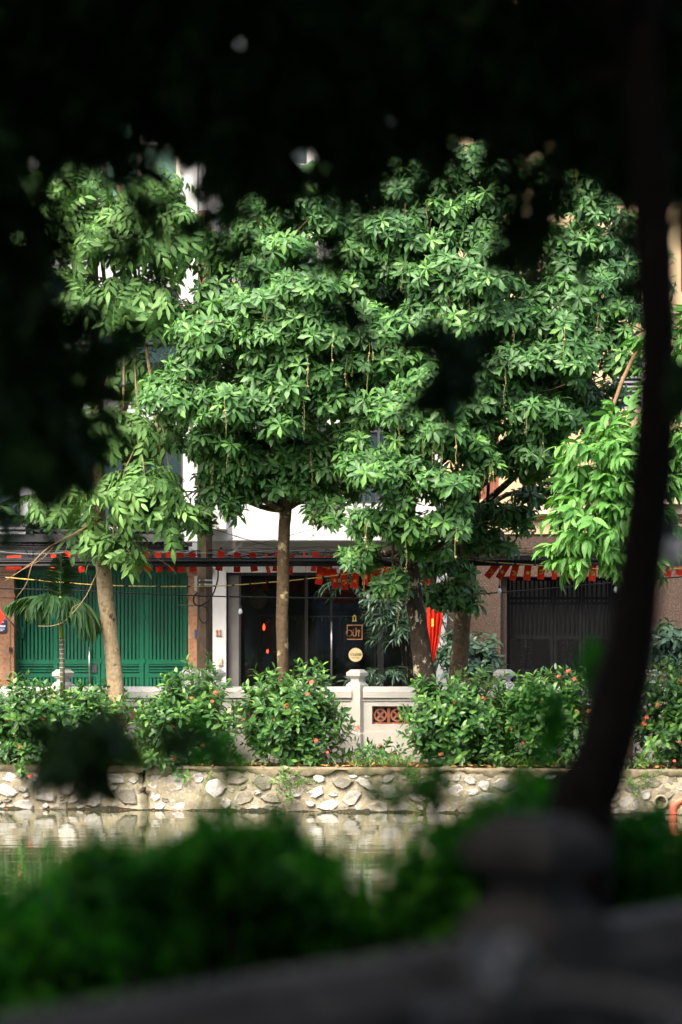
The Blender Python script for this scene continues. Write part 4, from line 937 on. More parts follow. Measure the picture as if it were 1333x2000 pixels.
# bright simple-leaved tree on the right
tree('broadleaf_tree', 'bright lime-green tree drooping pointed leaves before the black gate', GR, Vector((fx(1228, 28.4), 28.4, 0)),
     [P(1222, 1480, 28.4), P(1228, 1340, 28.4), P(1240, 1200, 28.3), P(1258, 1050, 28.2), P(1268, 900, 28.1), P(1275, 760, 28.1), P(1290, 600, 28.1)],
     [.085, .075, .07, .06, .05, .04, .02], M['twig'],
     [(1185, 905, 27.3, .32, .4, .30, 1.2), (1175, 1000, 27.2, .36, .4, .32, 1.2), (1160, 1080, 27.2, .26, .3, .18, 1.2), (1225, 840, 27.4, .2, .3, .18), (1240, 960, 27.5, .35, .4, .4), (1330, 850, 27.6, .25, .4, .35), (1345, 720, 27.8, .4, .4, .5), (1225, 1070, 27.5, .3, .35, .2), (1345, 1030, 27.8, .18, .3, .2, .6)],
     'lime', 290, 190, .03, upx=True, scale=(.8, 1.1), low=-.9)
# bare dead branch and a few loose twigs on the left tree
db = thing('fallen_branch', P(190, 1015, 28.9), 'bare brown forked branch drooping before the areca palm', 'branch')
mb = MB().tube(smooth_path([P(192, 1015, 28.9), P(150, 1040, 28.75), P(95, 1070, 28.7), P(62, 1100, 28.7), P(10, 1135, 28.7)], 6), [.018 - .013 * i / 24 for i in range(25)], 6); mb.build('bough', M['twig'], db, True)
for q in ([P(95, 1070, 28.7), P(65, 1100, 28.65), P(52, 1140, 28.65), P(32, 1168, 28.65)], [P(110, 1060, 28.72), P(85, 1090, 28.7), P(40, 1115, 28.7)]):
    MB().tube(smooth_path(q, 4), [.010 - .007 * i / 12 for i in range(4 * (len(q) - 1) + 1)], 5).build('twig', M['twig'], db, True)
db2 = thing('fallen_branch', P(188, 1120, 28.95), 'thin grey dry twig curling past the palm stem', 'branch')
MB().tube(smooth_path([P(205, 1095, 29.0), P(185, 1130, 28.9), P(165, 1170, 28.85), P(130, 1210, 28.85), P(105, 1222, 28.85), P(75, 1223, 28.85)], 5), .006, 5).build('stalk', M['twig'], db2, True)
MB().tube(smooth_path([P(160, 1178, 28.86), P(143, 1186, 28.86), P(140, 1200, 28.86)], 4), .004, 5).build('twig', M['twig'], db2, True)
db3 = thing('fallen_branch', P(290, 1065, 28.9), 'tangle of dry brown twigs hanging below the feather leaves', 'branch')
for q in ([P(275, 1055, 28.9), P(300, 1085, 28.9), P(330, 1105, 28.9), P(345, 1122, 28.9)], [P(290, 1060, 28.9), P(288, 1085, 28.85), P(300, 1110, 28.85)], [P(290, 1065, 28.9), P(265, 1085, 28.9), P(250, 1100, 28.9)], [P(282, 1060, 28.9), P(262, 1072, 28.9), P(248, 1075, 28.9)]):
    MB().tube(smooth_path(q, 4), .005, 5).build('twig', M['twig'], db3, True)

# ---------------------------------------------------------------- palms
def frond(root, base, az, el, L, bend, leafL, n=26, droopleaf=1.0, mat=None):
    N = 10; pts = [np.array(base)]; a = el
    for j in range(N): a -= bend / N; pts.append(pts[-1] + L / N * np.array((math.cos(a) * math.cos(az), math.cos(a) * math.sin(az), math.sin(a))))
    pts = np.array(pts); it = [strip(pts[j], pts[j + 1], .011 * (1 - .07 * j)) for j in range(N)]
    for k in range(n):
        f = .12 + .88 * k / n
        p = np.array([np.interp(f * N, range(N + 1), pts[:, c]) for c in range(3)]); q = np.array([np.interp(min(N, f * N + .6), range(N + 1), pts[:, c]) for c in range(3)])
        d = q - p; d /= np.linalg.norm(d) + 1e-9
        for s in (-1, 1):
            side = np.cross(d, (0, 0, 1)); side = side / (np.linalg.norm(side) + 1e-9) * s
            dirv = d * .75 + side * .65 + np.array((0, 0, -.25 * droopleaf)); dirv /= np.linalg.norm(dirv)
            l = leafL * math.sin(math.pi * (.18 + .74 * f)) * rng.uniform(.9, 1.08)
            V, F = leaf(l * 1.2, .055, 'la', 4, .5, .45 * droopleaf)
            it.append((V @ np.array(frame(Vector(dirv), rng.normal(0, .3), True)).T + p, F))
    V, F = merge(it); return part_np('frond', V, F, mat or M['lf_palm'], root)
YP = 29.2
pm = thing('areca_palm', Vector((fx(121, YP), YP, 0)), 'small palm with ringed stem and green shaft before the green gate', 'palm')
xs = [(122.5, 1470), (122.5, 1330), (121, 1245)]
MB().tube([P(*q, YP) for q in xs], [.033, .031, .027], 10).build('stem', M['palm_stem'], pm, True)
for y in range(1250, 1345, 9): MB().lathe([(.030, -.005), (.0335, 0), (.030, .005)], P(121.5, y, YP), 10).build('stem_ring', M['palm_ring'], pm)
MB().tube([P(121, 1246, YP), P(119, 1215, YP), P(118.5, 1185, YP), P(118, 1165, YP)], [.030, .029, .022, .016], 10).build('crown_shaft', M['stem_green'], pm, True)
top = P(118, 1178, YP)
for az, el, L, bd, lf in ((205, 68, .55, 2.6, .32), (235, 72, .52, 3.0, .32), (325, 46, .72, 2.6, .40), (0, 40, .62, 2.2, .36), (172, 34, .72, 1.2, .30), (95, 85, .56, .2, .22), (80, 88, .60, .15, .2), (300, 64, .5, 2.7, .32)):
    frond(pm, top, R(az), R(el), L, bd, lf)
pm2 = thing('potted_palm', P(-35, 1040, 34.9), 'dark fan of palm fronds at the end of the balcony', 'palm')
MB().lathe([(.12, 0), (.16, .05), (.18, .26), (.16, .28)], P(-35, 1043, 35.4), 14).build('pot', M['terracotta'], pm2)
for az, el, L, bd in ((10, 50, 1.0, .9), (330, 25, .9, .9), (350, 72, 1.0, .7), (300, 45, .8, 1.2), (180, 60, .9, 1.0), (30, 20, .8, .6), (230, 50, .8, 1.0)): frond(pm2, P(-35, 1012, 35.35), R(az), R(el), L, bd, .38, 20, .5)

# ---------------------------------------------------------------- flowering bushes
def ixora_head(mat):
    mb = MB()
    for k in range(26):
        d = rng.normal(size=3); d[2] = abs(d[2]); d /= np.linalg.norm(d); c = Vector(d) * .036 * rng.uniform(.8, 1.1); m = frame(d, rng.uniform(0, 6))
        for q in range(4):
            a = q * math.pi / 2; u = m @ Vector((math.cos(a), math.sin(a), .15)); w = m @ Vector((-math.sin(a), math.cos(a), 0))
            mb.add([c, c + u * .008 + w * .005, c + u * .017, c + u * .008 - w * .005], [(0, 1, 2, 3)])
    mb.tube([(0, 0, -.05), (0, 0, .02)], .004, 4); return mb.mesh('flower_head', mat)
HEADS = [ixora_head(M['ixora']) for _ in range(3)]; OLD = [ixora_head(M['ixora_old']) for _ in range(2)]
BG = 'flowering bushes along the far bank'
def bush(x0, x1, y0, y1, Y, label, flowers, n=330, lobes=7, grp=BG, kind='ixor', sc=(.8, 1.2), nparts=260):
    cx = (x0 + x1) / 2; root = thing('flowering_bush' if kind == 'ixor' else 'shrub', Vector((fx(cx, Y), Y, 0)), label, 'bush', grp)
    w = fx(x1, Y) - fx(x0, Y); zt = fz(y0, Y); zbm = fz(y1, Y); spots = []; H = zt - zbm
    cs = [(rng.uniform(-.32, .32) * w, rng.uniform(-.18, .14), rng.uniform(.42, .72), rng.uniform(.26, .36), rng.uniform(.25, .40)) for _ in range(lobes)] + [(0, 0, .34, .48, .40), (-.2 * w, -.05, .25, .3, .3), (.2 * w, -.05, .25, .3, .3)]
    Cx = fx(cx, Y)
    while len(spots) < n:
        l = cs[int(rng.integers(len(cs)))]; d = rng.normal(size=3); d /= np.linalg.norm(d)
        if d[1] > .5 and rng.random() < .7: continue
        r_ = rng.uniform(.72, 1.06) if rng.random() < .8 else rng.uniform(.3, .75)
        p = Vector((Cx + l[0] + d[0] * l[3] * w * r_, Y + l[1] + d[1] * .42 * r_, zbm + H * (l[2] + d[2] * l[4] * r_)))
        if p.z < zbm + .02 or p.z > zt + .05: continue
        ax = Vector(d) * .7 + Vector((0, -.15, .75)) + Vector(rng.normal(0, .25, 3))
        spots.append((p, frame(ax, rng.uniform(0, 6.28)), rng.uniform(*sc), -d[1] + .3 * d[2] + r_))
    foliage(root, kind, spots, nparts, 'leaf_sprig')
    for k in range(7):
        tip = spots[int(rng.integers(len(spots)))][0]; pts, rr = limb(Vector((Cx + rng.normal(0, .08), Y + rng.normal(0, .05), -.03)), tip, .014, .005, .05, 6)
        MB().tube(pts, rr, 5).build('stem', M['twig'], root, True)
    for f in flowers:
        p = P(f[0], f[1], Y - .42 - rng.uniform(0, .08)); me = (OLD if len(f) > 2 else HEADS)[int(rng.integers(2))]
        inst('flower_head', me, root, Matrix.Translation(p) @ frame(Vector((rng.normal(0, .4), -.4, .8)), rng.uniform(0, 6)).to_4x4() @ Matrix.Scale(rng.uniform(.5, .95), 4))
    return root
bush(-60, 138, 1338, 1520, 29.15, 'flowering bush at the foot of the areca palm', [(40, 1460), (60, 1518), (14, 1405), (85, 1405), (101, 1372)])
bush(128, 285, 1345, 1492, 29.2, 'low shady bush round the foot of the pale tree trunk', [(250, 1465), (140, 1440)], 240)
bush(286, 446, 1316, 1532, 28.95, 'tall flowering bush by the utility pole, spilling over the wall', [(422, 1354), (375, 1365), (415, 1371), (320, 1412), (340, 1437), (395, 1458), (340, 1485), (338, 1420)], 330)
bush(488, 686, 1320, 1498, 29.0, 'rounded bush with many coral flowers below the slender brown trunk', [(610, 1334), (600, 1357), (575, 1397), (537, 1406), (478, 1405), (540, 1437), (618, 1447), (697, 1424), (640, 1470), (560, 1380, 1)], 360)
bush(812, 1000, 1326, 1500, 28.9, 'dense flowering bush beside the dark leaning trunk', [(888, 1374), (862, 1475, 1), (1000, 1425), (970, 1412, 1), (945, 1365, 1)], 340)
bush(985, 1200, 1312, 1500, 28.9, 'broad flowering bush in front of the black iron gate', [(1110, 1313), (1092, 1322), (1122, 1327), (1022, 1452), (1055, 1375, 1), (1150, 1390, 1), (1127, 1392)], 360)
bush(1235, 1420, 1305, 1500, 28.8, 'flowering bush above the red drain pipe', [(1263, 1402), (1327, 1449), (1318, 1487), (1285, 1378, 1), (1258, 1415), (1330, 1330, 1)], 320)
bush(705, 780, 1445, 1495, 29.2, 'small straggly bush in the gap below the fretwork panel', [(741, 1456)], 20, 3, None, 'ixor', (.6, .9))
# dark shrubs in front of the houses
bush(862, 990, 1225, 1330, 34.2, 'dark umbrella-leaved shrub before the granite wall', [], 120, 5, None, 'sche', (.75, 1.05))
bush(1255, 1380, 1215, 1330, 34.2, 'dark shrub before the right granite wall', [], 110, 5, None, 'sche', (.75, 1.05))
bm = thing('bamboo_shrub', Vector((fx(800, 35.2), 35.2, .12)), 'tall dark bamboo-like shrub covering the right of the shop window', 'shrub')
for k in range(6):
    q = [Vector((fx(790 + k * 10, 35.2), 35.2, .12)), P(785 + k * 8, 1260, 35.1), P(770 + k * 9, 1160, 35.0), P(735 + k * 18, 1125 + 5 * k, 34.9)]; MB().tube(smooth_path(q, 4), .010, 5).build('stem', M['bark_dark'], bm, True)
sp = []
for (cx, cy, rx, rz, n) in ((785, 1170, .36, .26, 52), (770, 1215, .18, .2, 20), (808, 1220, .24, .3, 36), (685, 1128, .16, .09, 10), (835, 1150, .2, .35, 24), (745, 1310, .2, .12, 18)):
    for _ in range(n):
        d = rng.normal(size=3); d /= np.linalg.norm(d); r_ = rng.uniform(.3, 1)
        sp.append((P(cx, cy, 35.0) + Vector((d[0] * rx * r_, d[1] * .25 * r_, d[2] * rz * r_)), frame(Vector((d[0], d[1] - .3, d[2] * .3 - .1)), rng.normal(0, .4), True), rng.uniform(.8, 1.2), -d[1]))
foliage(bm, 'bamb', sp, 180, 'leaf_spray')
# plants on the left balcony
bl = thing('balcony_planter', P(120, 1043, 35.2), 'row of dark glossy leaf plants on the grey balcony edge', 'planter')
MB().pbox(50, 1036, 330, 1043, 35.1, .3).build('trough', M['charcoal'], bl)
sp = []
for _ in range(90):
    x = rng.choice([70, 95, 130, 155, 180, 260, 300]) + rng.normal(0, 9); sp.append((P(x, rng.uniform(1005, 1036), 35.2 + rng.normal(0, .1)), frame(Vector((rng.normal(0, .5), rng.normal(0, .5) - .2, .8)), rng.uniform(0, 6)), rng.uniform(.8, 1.4), rng.random()))
foliage(bl, 'sche', sp, 90, 'leaf_cluster')

# grass and litter
def blades(name, regions, label, cat, hang=0.0):
    it = []
    for (xa, xb, ya, yb, n, h) in regions:
        for _ in range(n):
            Y = 28.55 + rng.uniform(-.12, .9); x = rng.uniform(xa, xb); X = fx(x, 28.7); Y = max(Y, WY(X) - .02); l = h * rng.uniform(.5, 1.15)
            V, F = leaf(l, .012, 'la', 3, .3, rng.uniform(.25, .9)); over = Y < WY(X) + .15 and rng.random() < .5
            d = Vector((rng.normal(0, .35), -.7 if over else rng.normal(0, .3), .9))
            it.append((V @ np.array(frame(d, rng.normal(0, .6), True)).T + np.array((X, Y, rng.uniform(-.02, .02))), F))
    V, F = merge(it); o = part_np(name, V, F, M['lf_grass']); tag(o, label, cat, kind='stuff')
blades('grass', [(185, 320, 0, 0, 700, .36), (960, 1160, 0, 0, 700, .22), (690, 800, 0, 0, 300, .18), (-200, 160, 0, 0, 300, .2), (320, 700, 0, 0, 260, .14), (1160, 1500, 0, 0, 300, .2)], 'tufts of long green grass along the top of the pond wall', 'grass')
it = []
for _ in range(260):
    X = rng.uniform(-4.6, 4.6); Y = WY(X) + rng.uniform(.02, .7); V, F = leaf(rng.uniform(.05, .10), .035, 'el', 3, .2, .2); it.append((V @ np.array(frame(Vector((rng.normal(), rng.normal(), .15)), rng.normal(0, .5), True)).T + np.array((X, Y, .02)), F))
V, F = merge(it); tag(part_np('fallen_leaves', V, F, M['litter']), 'dry brown and orange leaves fallen on the soil bed', 'leaf litter', kind='stuff')
it = []
for _ in range(150):
    X = rng.uniform(-4.6, 4.6); Y = WY(X) - .05 - abs(rng.normal(0, .12)) - (rng.uniform(0, 4) if rng.random() < .15 else 0); V, F = leaf(.035, .025, 'el', 2, .1, .1); it.append((V @ rotm(rng.uniform(0, 6), .1, 0).T + np.array((X, Y, WATER + .006)), F))
V, F = merge(it); tag(part_np('floating_petals', V, F, M['ixora']), 'coral petals floating along the foot of the pond wall', 'petals', kind='stuff')
for (x, y, n, r_, lb) in ((560, 1525, 34, .2, 'grey-green weed growing from the wall below the coral bush'), (805, 1515, 22, .13, 'small green weed rooted in the wall below the dense bush'), (1240, 1520, 24, .16, 'mossy green weed rooted in the wall near the drain hole')):
    X = fx(x, 28.4); Yw = WY(X); wd = thing('wall_weed', P(x, y, Yw), lb, 'weed', 'weeds on the pond wall'); sp = []
    for _ in range(n):
        d = rng.normal(size=3); p = P(x, y, Yw - .03) + Vector((d[0] * r_ * .6, -abs(d[1]) * .04, d[2] * r_ * .5)); sp.append((p, frame(Vector((d[0] * .6, -1, .3)), rng.uniform(0, 6)), rng.uniform(.7, 1.2), 0))
    foliage(wd, 'weed', sp, n, 'leaf_sprig')

# ================================================================ STREET FURNITURE
YPo = 31.0
up_ = thing('utility_pole', Vector((fx(400, YPo), YPo, 0)), 'weathered square concrete utility pole hung with cables', 'pole')
MB().sqlathe([(.074, -.1), (.072, 1.5), (.066, 4.5), (.060, 7.0)], (fx(400.5, YPo), YPo, 0), R(-33)).build('shaft', M['pole_concrete'], up_)
MB().sqlathe([(.0735, 0), (.0735, .018)], (fx(400.5, YPo), YPo, fz(1135, YPo)), R(-33)).build('band', M['steel'], up_)
MB().sqlathe([(.0735, 0), (.0735, .018)], (fx(400.5, YPo), YPo, fz(1143, YPo)), R(-33)).build('band', M['steel'], up_)
bx2 = MB().obox(P(384.5, 1139, YPo - .1), (.042, .05, .19), Matrix.Rotation(R(-20), 3, 'Z')).build('splice_box', M['grey_box'], up_)
def wire(name, pts, r, mat, label, cat, group=None, n=6, seg=6):
    o = MB().tube(smooth_path(pts, seg), r, n).build(name, mat, None, True); return tag(o, label, cat, group)
# thick bundle of cables along the street
YC = 30.3
for k in range(11):
    dy = rng.normal(0, 3.4); dd = rng.normal(0, .03); r_ = rng.uniform(.007, .013); pts = []
    for x in (-420, -200, 0, 200, 400, 600, 840, 1050, 1333, 1600): pts.append(P(x, 1097 + dy * (1 if k < 8 else 1.5) + rng.normal(0, .8) + (-2 if x > 1000 else 0), YC + dd))
    wire('overhead_cable', pts, r_, M['cable'], 'black cable in the thick bundle strung along the street past the pole', 'cable', 'cables of the thick bundle')
for k in range(16):
    a = rng.uniform(1058, 1100); pts = [P(-420, a + rng.normal(0, 6), 31), P(100, a + rng.normal(0, 5) + 6, 31), P(400, 1085 + rng.normal(0, 6), 30.95), P(620, 1078 + rng.normal(0, 8), 31), P(850, 1086 + rng.normal(0, 6), 31), P(1333, 1080 + rng.normal(0, 8), 31), P(1600, 1078, 31)]
    wire('overhead_cable', pts, .0035, M['cable'], 'thin loose black wire sagging above the thick cable bundle', 'cable', 'thin wires above the bundle', 4)
for k, (a, b_) in enumerate((((408, 1085), (690, 1010)), ((410, 1080), (470, 1040)), ((408, 1092), (330, 1040)), ((395, 960), (250, 952)), ((396, 950), (300, 1000)), ((410, 1030), (560, 1075)), ((404, 1030), (640, 1092)))):
    wire('overhead_cable', [P(*a, 30.9), P((a[0] + b_[0]) / 2, (a[1] + b_[1]) / 2 + 3, 32), P(*b_, 33.5)], .012 if k in (3, 4) else .004, M['cable'], 'black service wire running from the pole toward the houses', 'cable', 'service wires to the houses', 5)
wire('cable_loop', [P(425, 1100, 30.8), P(426, 1130, 30.8), P(414, 1165, 30.8), P(392, 1183, 30.8), P(380, 1178, 30.8), P(379, 1165, 30.8), P(386, 1158, 30.85)], .011, M['cable'], 'thick black cable looping down the side of the pole', 'cable')
wire('cable_loop', [P(389, 1155, 30.85), P(389, 1185, 30.8), P(389, 1205, 30.8), P(398, 1217, 30.8), P(408, 1208, 30.8), P(406, 1192, 30.8), P(396, 1183, 30.8), P(375, 1183, 31), P(350, 1182, 33)], .007, M['cable'], 'thin black cable coiled in a ring on the pole face', 'cable')
wire('cable_loop', [P(640 + 7 * math.cos(t), 1086 - 13 * math.sin(t), 30.65) for t in np.linspace(0, 6.0, 12)], .007, M['cable'], 'small black coil hanging on the bundle near the loose flags', 'cable', n=5, seg=3)
wire('street_wire', [P(-300, 1142, 30.5), P(100, 1152, 30.5), P(400, 1164, 30.5), P(640, 1168, 30.5), P(800, 1167, 30.5), P(980, 1157, 30.5), P(1200, 1138, 30.5), P(1500, 1112, 30.5)], .009, M['cable'], 'single black wire strung low across the shop front', 'cable')
# yellow lamp string and bulbs
YY = 30.2
ys_ = thing('lamp_string', P(400, 1144, YY), 'yellow cord with black ties strung across the street front', 'cord')
cord = smooth_path([P(-300, 1105, YY), P(0, 1127, YY), P(200, 1143, YY), P(400, 1145, YY), P(520, 1138, YY), P(640, 1126, YY), P(740, 1112, YY), P(830, 1098, YY), P(900, 1092, YY), P(960, 1098, YY), P(1080, 1106, YY), P(1200, 1112, YY), P(1333, 1110, YY), P(1550, 1100, YY)], 10)
MB().tube(cord, .0065, 6).build('cord', M['yellow_wire'], ys_, True)
for i in range(4, len(cord) - 3, 3): MB().tube([cord[i], cord[i].lerp(cord[i + 1], .45)], .0085, 6).build('tie', M['cable'], ys_, True)
def bulb(x, y0, y1, Y, lb, sc=1.0, grp='bulbs under the yellow cord'):
    root = thing('hanging_bulb', P(x, y0, Y), lb, 'light bulb', grp); e = P(x, y1, Y)
    MB().tube([P(x, y0, Y), e + Vector((0, 0, .07 * sc))], .004, 5).build('wire', M['cable'], root)
    MB().lathe([(.012 * sc, .035 * sc), (.015 * sc, .045 * sc), (.013 * sc, .08 * sc)], e, 10).build('socket', M['black_plastic'], root, True)
    MB().lathe([(.003 * sc, -.034 * sc), (.016 * sc, -.028 * sc), (.025 * sc, -.010 * sc), (.026 * sc, .004 * sc), (.018 * sc, .028 * sc), (.013 * sc, .04 * sc)], e, 14).build('bulb', M['bulb'], root, True)
bulb(152, 1142, 1187, YY, 'white bulb hanging among the palm fronds')
bulb(470, 1142, 1195, YY, 'white bulb hanging beside the white column numbered 11')
bulb(720, 1114, 1166, YY, 'white bulb hanging before the shop window leaves')
bulb(976, 1100, 1155, YY, 'white bulb hanging left of the black gate')
bulb(1203, 1112, 1152, YY, 'white bulb hanging below the lime-green leaves')

# bunting
FW, FH = .090, .25
def flag_mesh(k):
    V = []; F = []; nx, nz = 3, 5
    for j in range(nz + 1):
        for i in range(nx + 1): u, v = i / nx - .5, j / nz; V.append((u * FW, .012 * math.sin(4 * v + k * 2 + 2 * u) * v, -v * FH))
    for j in range(nz):
        for i in range(nx): a = j * (nx + 1) + i; F.append((a, a + 1, a + nx + 2, a + nx + 1))
    return mesh_np('flag', V, F, M['flag_red'])
FL = [flag_mesh(k) for k in range(4)]
s5 = [((.034 if k % 2 == 0 else .0135) * math.sin(k * math.pi / 5), (.034 if k % 2 == 0 else .0135) * math.cos(k * math.pi / 5)) for k in range(10)]
STAR = MB().prism(s5[::-1], -.002, 0).mesh('star', M['flag_gold'])
HS = MB().annulus(0, 0, .020, .028, -.002, 0, 14, R(-110), R(95)); HS.obox((.002, -.001, .0), (.058, .002, .007), Matrix.Rotation(R(45), 3, 'Y')).obox((-.017, -.0012, .019), (.026, .002, .011), Matrix.Rotation(R(-45), 3, 'Y')).obox((-.012, -.001, -.024), (.016, .002, .007), Matrix.Rotation(R(-40), 3, 'Y'))
HS = HS.mesh('hammer_and_sickle', M['flag_gold'])
def bunting(label, line, flags, Y):
    root = thing('flag_bunting', P(*line[0], Y), label, 'bunting', 'strings of small flags')
    MB().tube(smooth_path([P(x, y, Y) for x, y in line], 6), .0025, 4).build('string', M['pale_plaster'], root, True)
    for i, f in enumerate(flags):
        x, y = f[0], f[1]; tilt = f[2] if len(f) > 2 else rng.normal(0, 6); yaw = rng.normal(0, 28); sc = f[3] if len(f) > 3 else 1.0
        Mx = Matrix.Translation(P(x, y, Y - .004)) @ Matrix.Rotation(R(tilt), 4, 'Y') @ Matrix.Rotation(R(yaw), 4, 'Z') @ Matrix.Scale(sc, 4)
        fo = inst('flag', FL[i % 4], root, Mx)
        e = link('star' if i % 2 else 'hammer_and_sickle', STAR if i % 2 else HS, fo); e.matrix_local = Matrix.Translation((0, -.014, -FH * .62))
bunting('string of small red flags hung past the green gate and the pole', [(-60, 1070), (60, 1082), (170, 1076), (300, 1078), (420, 1080), (560, 1076), (660, 1078)],
        [(x, 1079 + rng.normal(0, 2.2)) for x in (105, 132, 158, 262, 284, 308, 330, 352, 376, 433, 464, 493, 520, 545, 571, 594, 617)] + [(643, 1086), (627, 1086)], 30.5)
bunting('string of small red flags dipping before the shop front', [(600, 1076), (625, 1104), (650, 1111), (700, 1112), (745, 1100), (800, 1086), (860, 1078)],
        [(627, 1103), (651, 1110), (671, 1113), (697, 1111), (712, 1104, -28), (719, 1104), (727, 1106), (740, 1104), (760, 1090), (770, 1088), (828, 1077), (829, 1103), (851, 1100)], 30.45)
bunting('string of small red flags hung over the black gate', [(940, 1094), (1000, 1096), (1080, 1090), (1180, 1094), (1333, 1086), (1500, 1080)],
        [(975, 1097, 38), (995, 1097, 32), (1010, 1096, 14), (1033, 1095, 6), (1059, 1093, 4), (1084, 1091, 2, 1.05), (1105, 1091), (1130, 1094, 20), (1160, 1096), (1228, 1092), (1285, 1088, 4), (1312, 1088, 12), (1330, 1085, 6)], 30.4)
sf_ = thing('rolled_flag', P(662, 1080, 30.45), 'crumpled red flag flipped up beside the green leaves', 'flag', 'strings of small flags')
inst('cloth', FL[1], sf_, Matrix.Translation(P(667, 1076, 30.4)) @ Matrix.Rotation(R(52), 4, 'Y') @ Matrix.Scale(.62, 4))
lb_ = thing('banner', P(26, 1088, 30.5), 'wider red banner with gold marks beside the granite pillar', 'banner')
MB().add([P(14, 1086, 30.45), P(42, 1084, 30.45), P(43, 1112, 30.43), P(12, 1113, 30.43)], [(3, 2, 1, 0)]).build('cloth', M['flag_red'], lb_)
for (x, y, w, h) in ((22, 1094, 8, 2), (25, 1099, 2, 9), (33, 1093, 2, 8), (35, 1100, 6, 2)): MB().pbox(x, y, x + w, y + h, 30.42, .003).build('mark', M['flag_gold'], lb_)
# draped flags on staffs
def drape(root, x0, x1, yt, yb, Y, xt):
    mb = MB(); n = 16; rows = 14
    for r_ in range(rows + 1):
        f = r_ / rows; cx = xt + (x0 + x1) / 2 * 0; w = np.interp(f, [0, .12, .4, .62, .85, 1], [.05, .4, 1, .8, .5, .2]); c = np.interp(f, [0, .4, .7, 1], [xt, (x0 + x1) / 2, (x0 + x1) / 2 - 2, x0 + 8])
        for i in range(n + 1):
            u = i / n - .5; mb.V.append(tuple(P(c + u * (x1 - x0) * w, yt + (yb - yt) * f + 4 * abs(u) * math.sin(f * 3), Y + .05 * math.sin(i * 1.5 + f * 2) * (.3 + .7 * w))))
    for r_ in range(rows):
        for i in range(n): a = r_ * (n + 1) + i; mb.F.append((a, a + n + 1, a + n + 2, a + 1))
    return mb.build('cloth', M['flag_red'], root, True)
df = thing('draped_flag', P(874, 1250, 35.9), 'large red flag with a gold star point draped from a leaning staff', 'flag', 'flags on staffs')
drape(df, 834, 866, 1126, 1300, 34.5, 836)
MB().pbox(843, 1208, 847.5, 1224, 34.40, .02).build('star_point', M['flag_gold'], df)
MB().tube([P(836, 1128, 34.5), P(876, 1245, 35.95)], .011, 6).build('staff', M['wood'], df, True)
MB().pbox(872, 1222, 876, 1240, 35.9, .12).build('bracket', M['charcoal'], df)
df = thing('draped_flag', P(44, 1240, 35.9), 'red flag corner on a staff fixed beside the blue plaque', 'flag', 'flags on staffs')
mb = MB().add([P(-40, 1180, 35.5), P(0, 1190, 35.45), P(11, 1203, 35.42), P(3, 1218, 35.45), P(-8, 1232, 35.5), P(-45, 1230, 35.55)], [(0, 1, 2, 3, 4, 5)][::-1]); mb.build('cloth', M['flag_red'], df)
MB().tube([P(8, 1200, 35.42), P(46, 1242, 36.2)], .009, 6).build('staff', M['wood'], df, True)
MB().pbox(44, 1224, 47, 1246, 36.19, .03).build('bracket', M['green_paint'], df)

# drain pipe, hole and slab on the right of the wall
XD = fx(1290, 27.6); YD = WY(XD)
dp = thing('drain_pipe', P(1316, 1612, 27.3), 'terracotta red plastic pipe bending down to the concrete slab', 'pipe')
mb = MB().tube(smooth_path([P(1420, 1562, 27.3), P(1360, 1562, 27.3), P(1334, 1563, 27.3), P(1320, 1570, 27.3), P(1315.5, 1583, 27.3), P(1315, 1600, 27.3), P(1314.5, 1622, 27.3)], 5), .048, 14); mb.build('pipe', M['pvc_pipe'], dp, True)
MB().lathe([(.0505, -.012), (.0515, 0), (.0505, .012)], P(1315, 1589, 27.3), 14).build('joint', M['pvc_pipe'], dp, True)
dh = thing('drain_hole', P(1290, 1565, YD - .05), 'round dark outlet ring in the mossy pond wall', 'drain')
mb = MB().annulus(fx(1290, YD), fz(1566, YD), .062, .085, YD - .06, YD + .12, 18); mb.build('ring', M['mortar'], dh, True)
MB().lathe([(.0, 0), (.062, 0)], P(1290, 1566, YD + .02), 18, Matrix.Rotation(R(90), 3, 'X')).build('bore', M['ink'], dh)
sb = thing('outlet_slab', P(1300, 1618, 27.2), 'low mossy concrete slab at the foot of the wall under the pipe', 'slab')
xa, xb = fx(1175, 27.2), fx(1560, 27.2)
MB().box(xa, xb, 26.95, WY(xa) - .03, WATER - .3, fz(1612, 27.2)).build('slab', M['concrete'], sb)
MB().box(fx(1268, 27.3), xb, 27.12, WY(xa) - .04, fz(1612, 27.2), fz(1606, 27.2)).build('step', M['concrete'], sb)
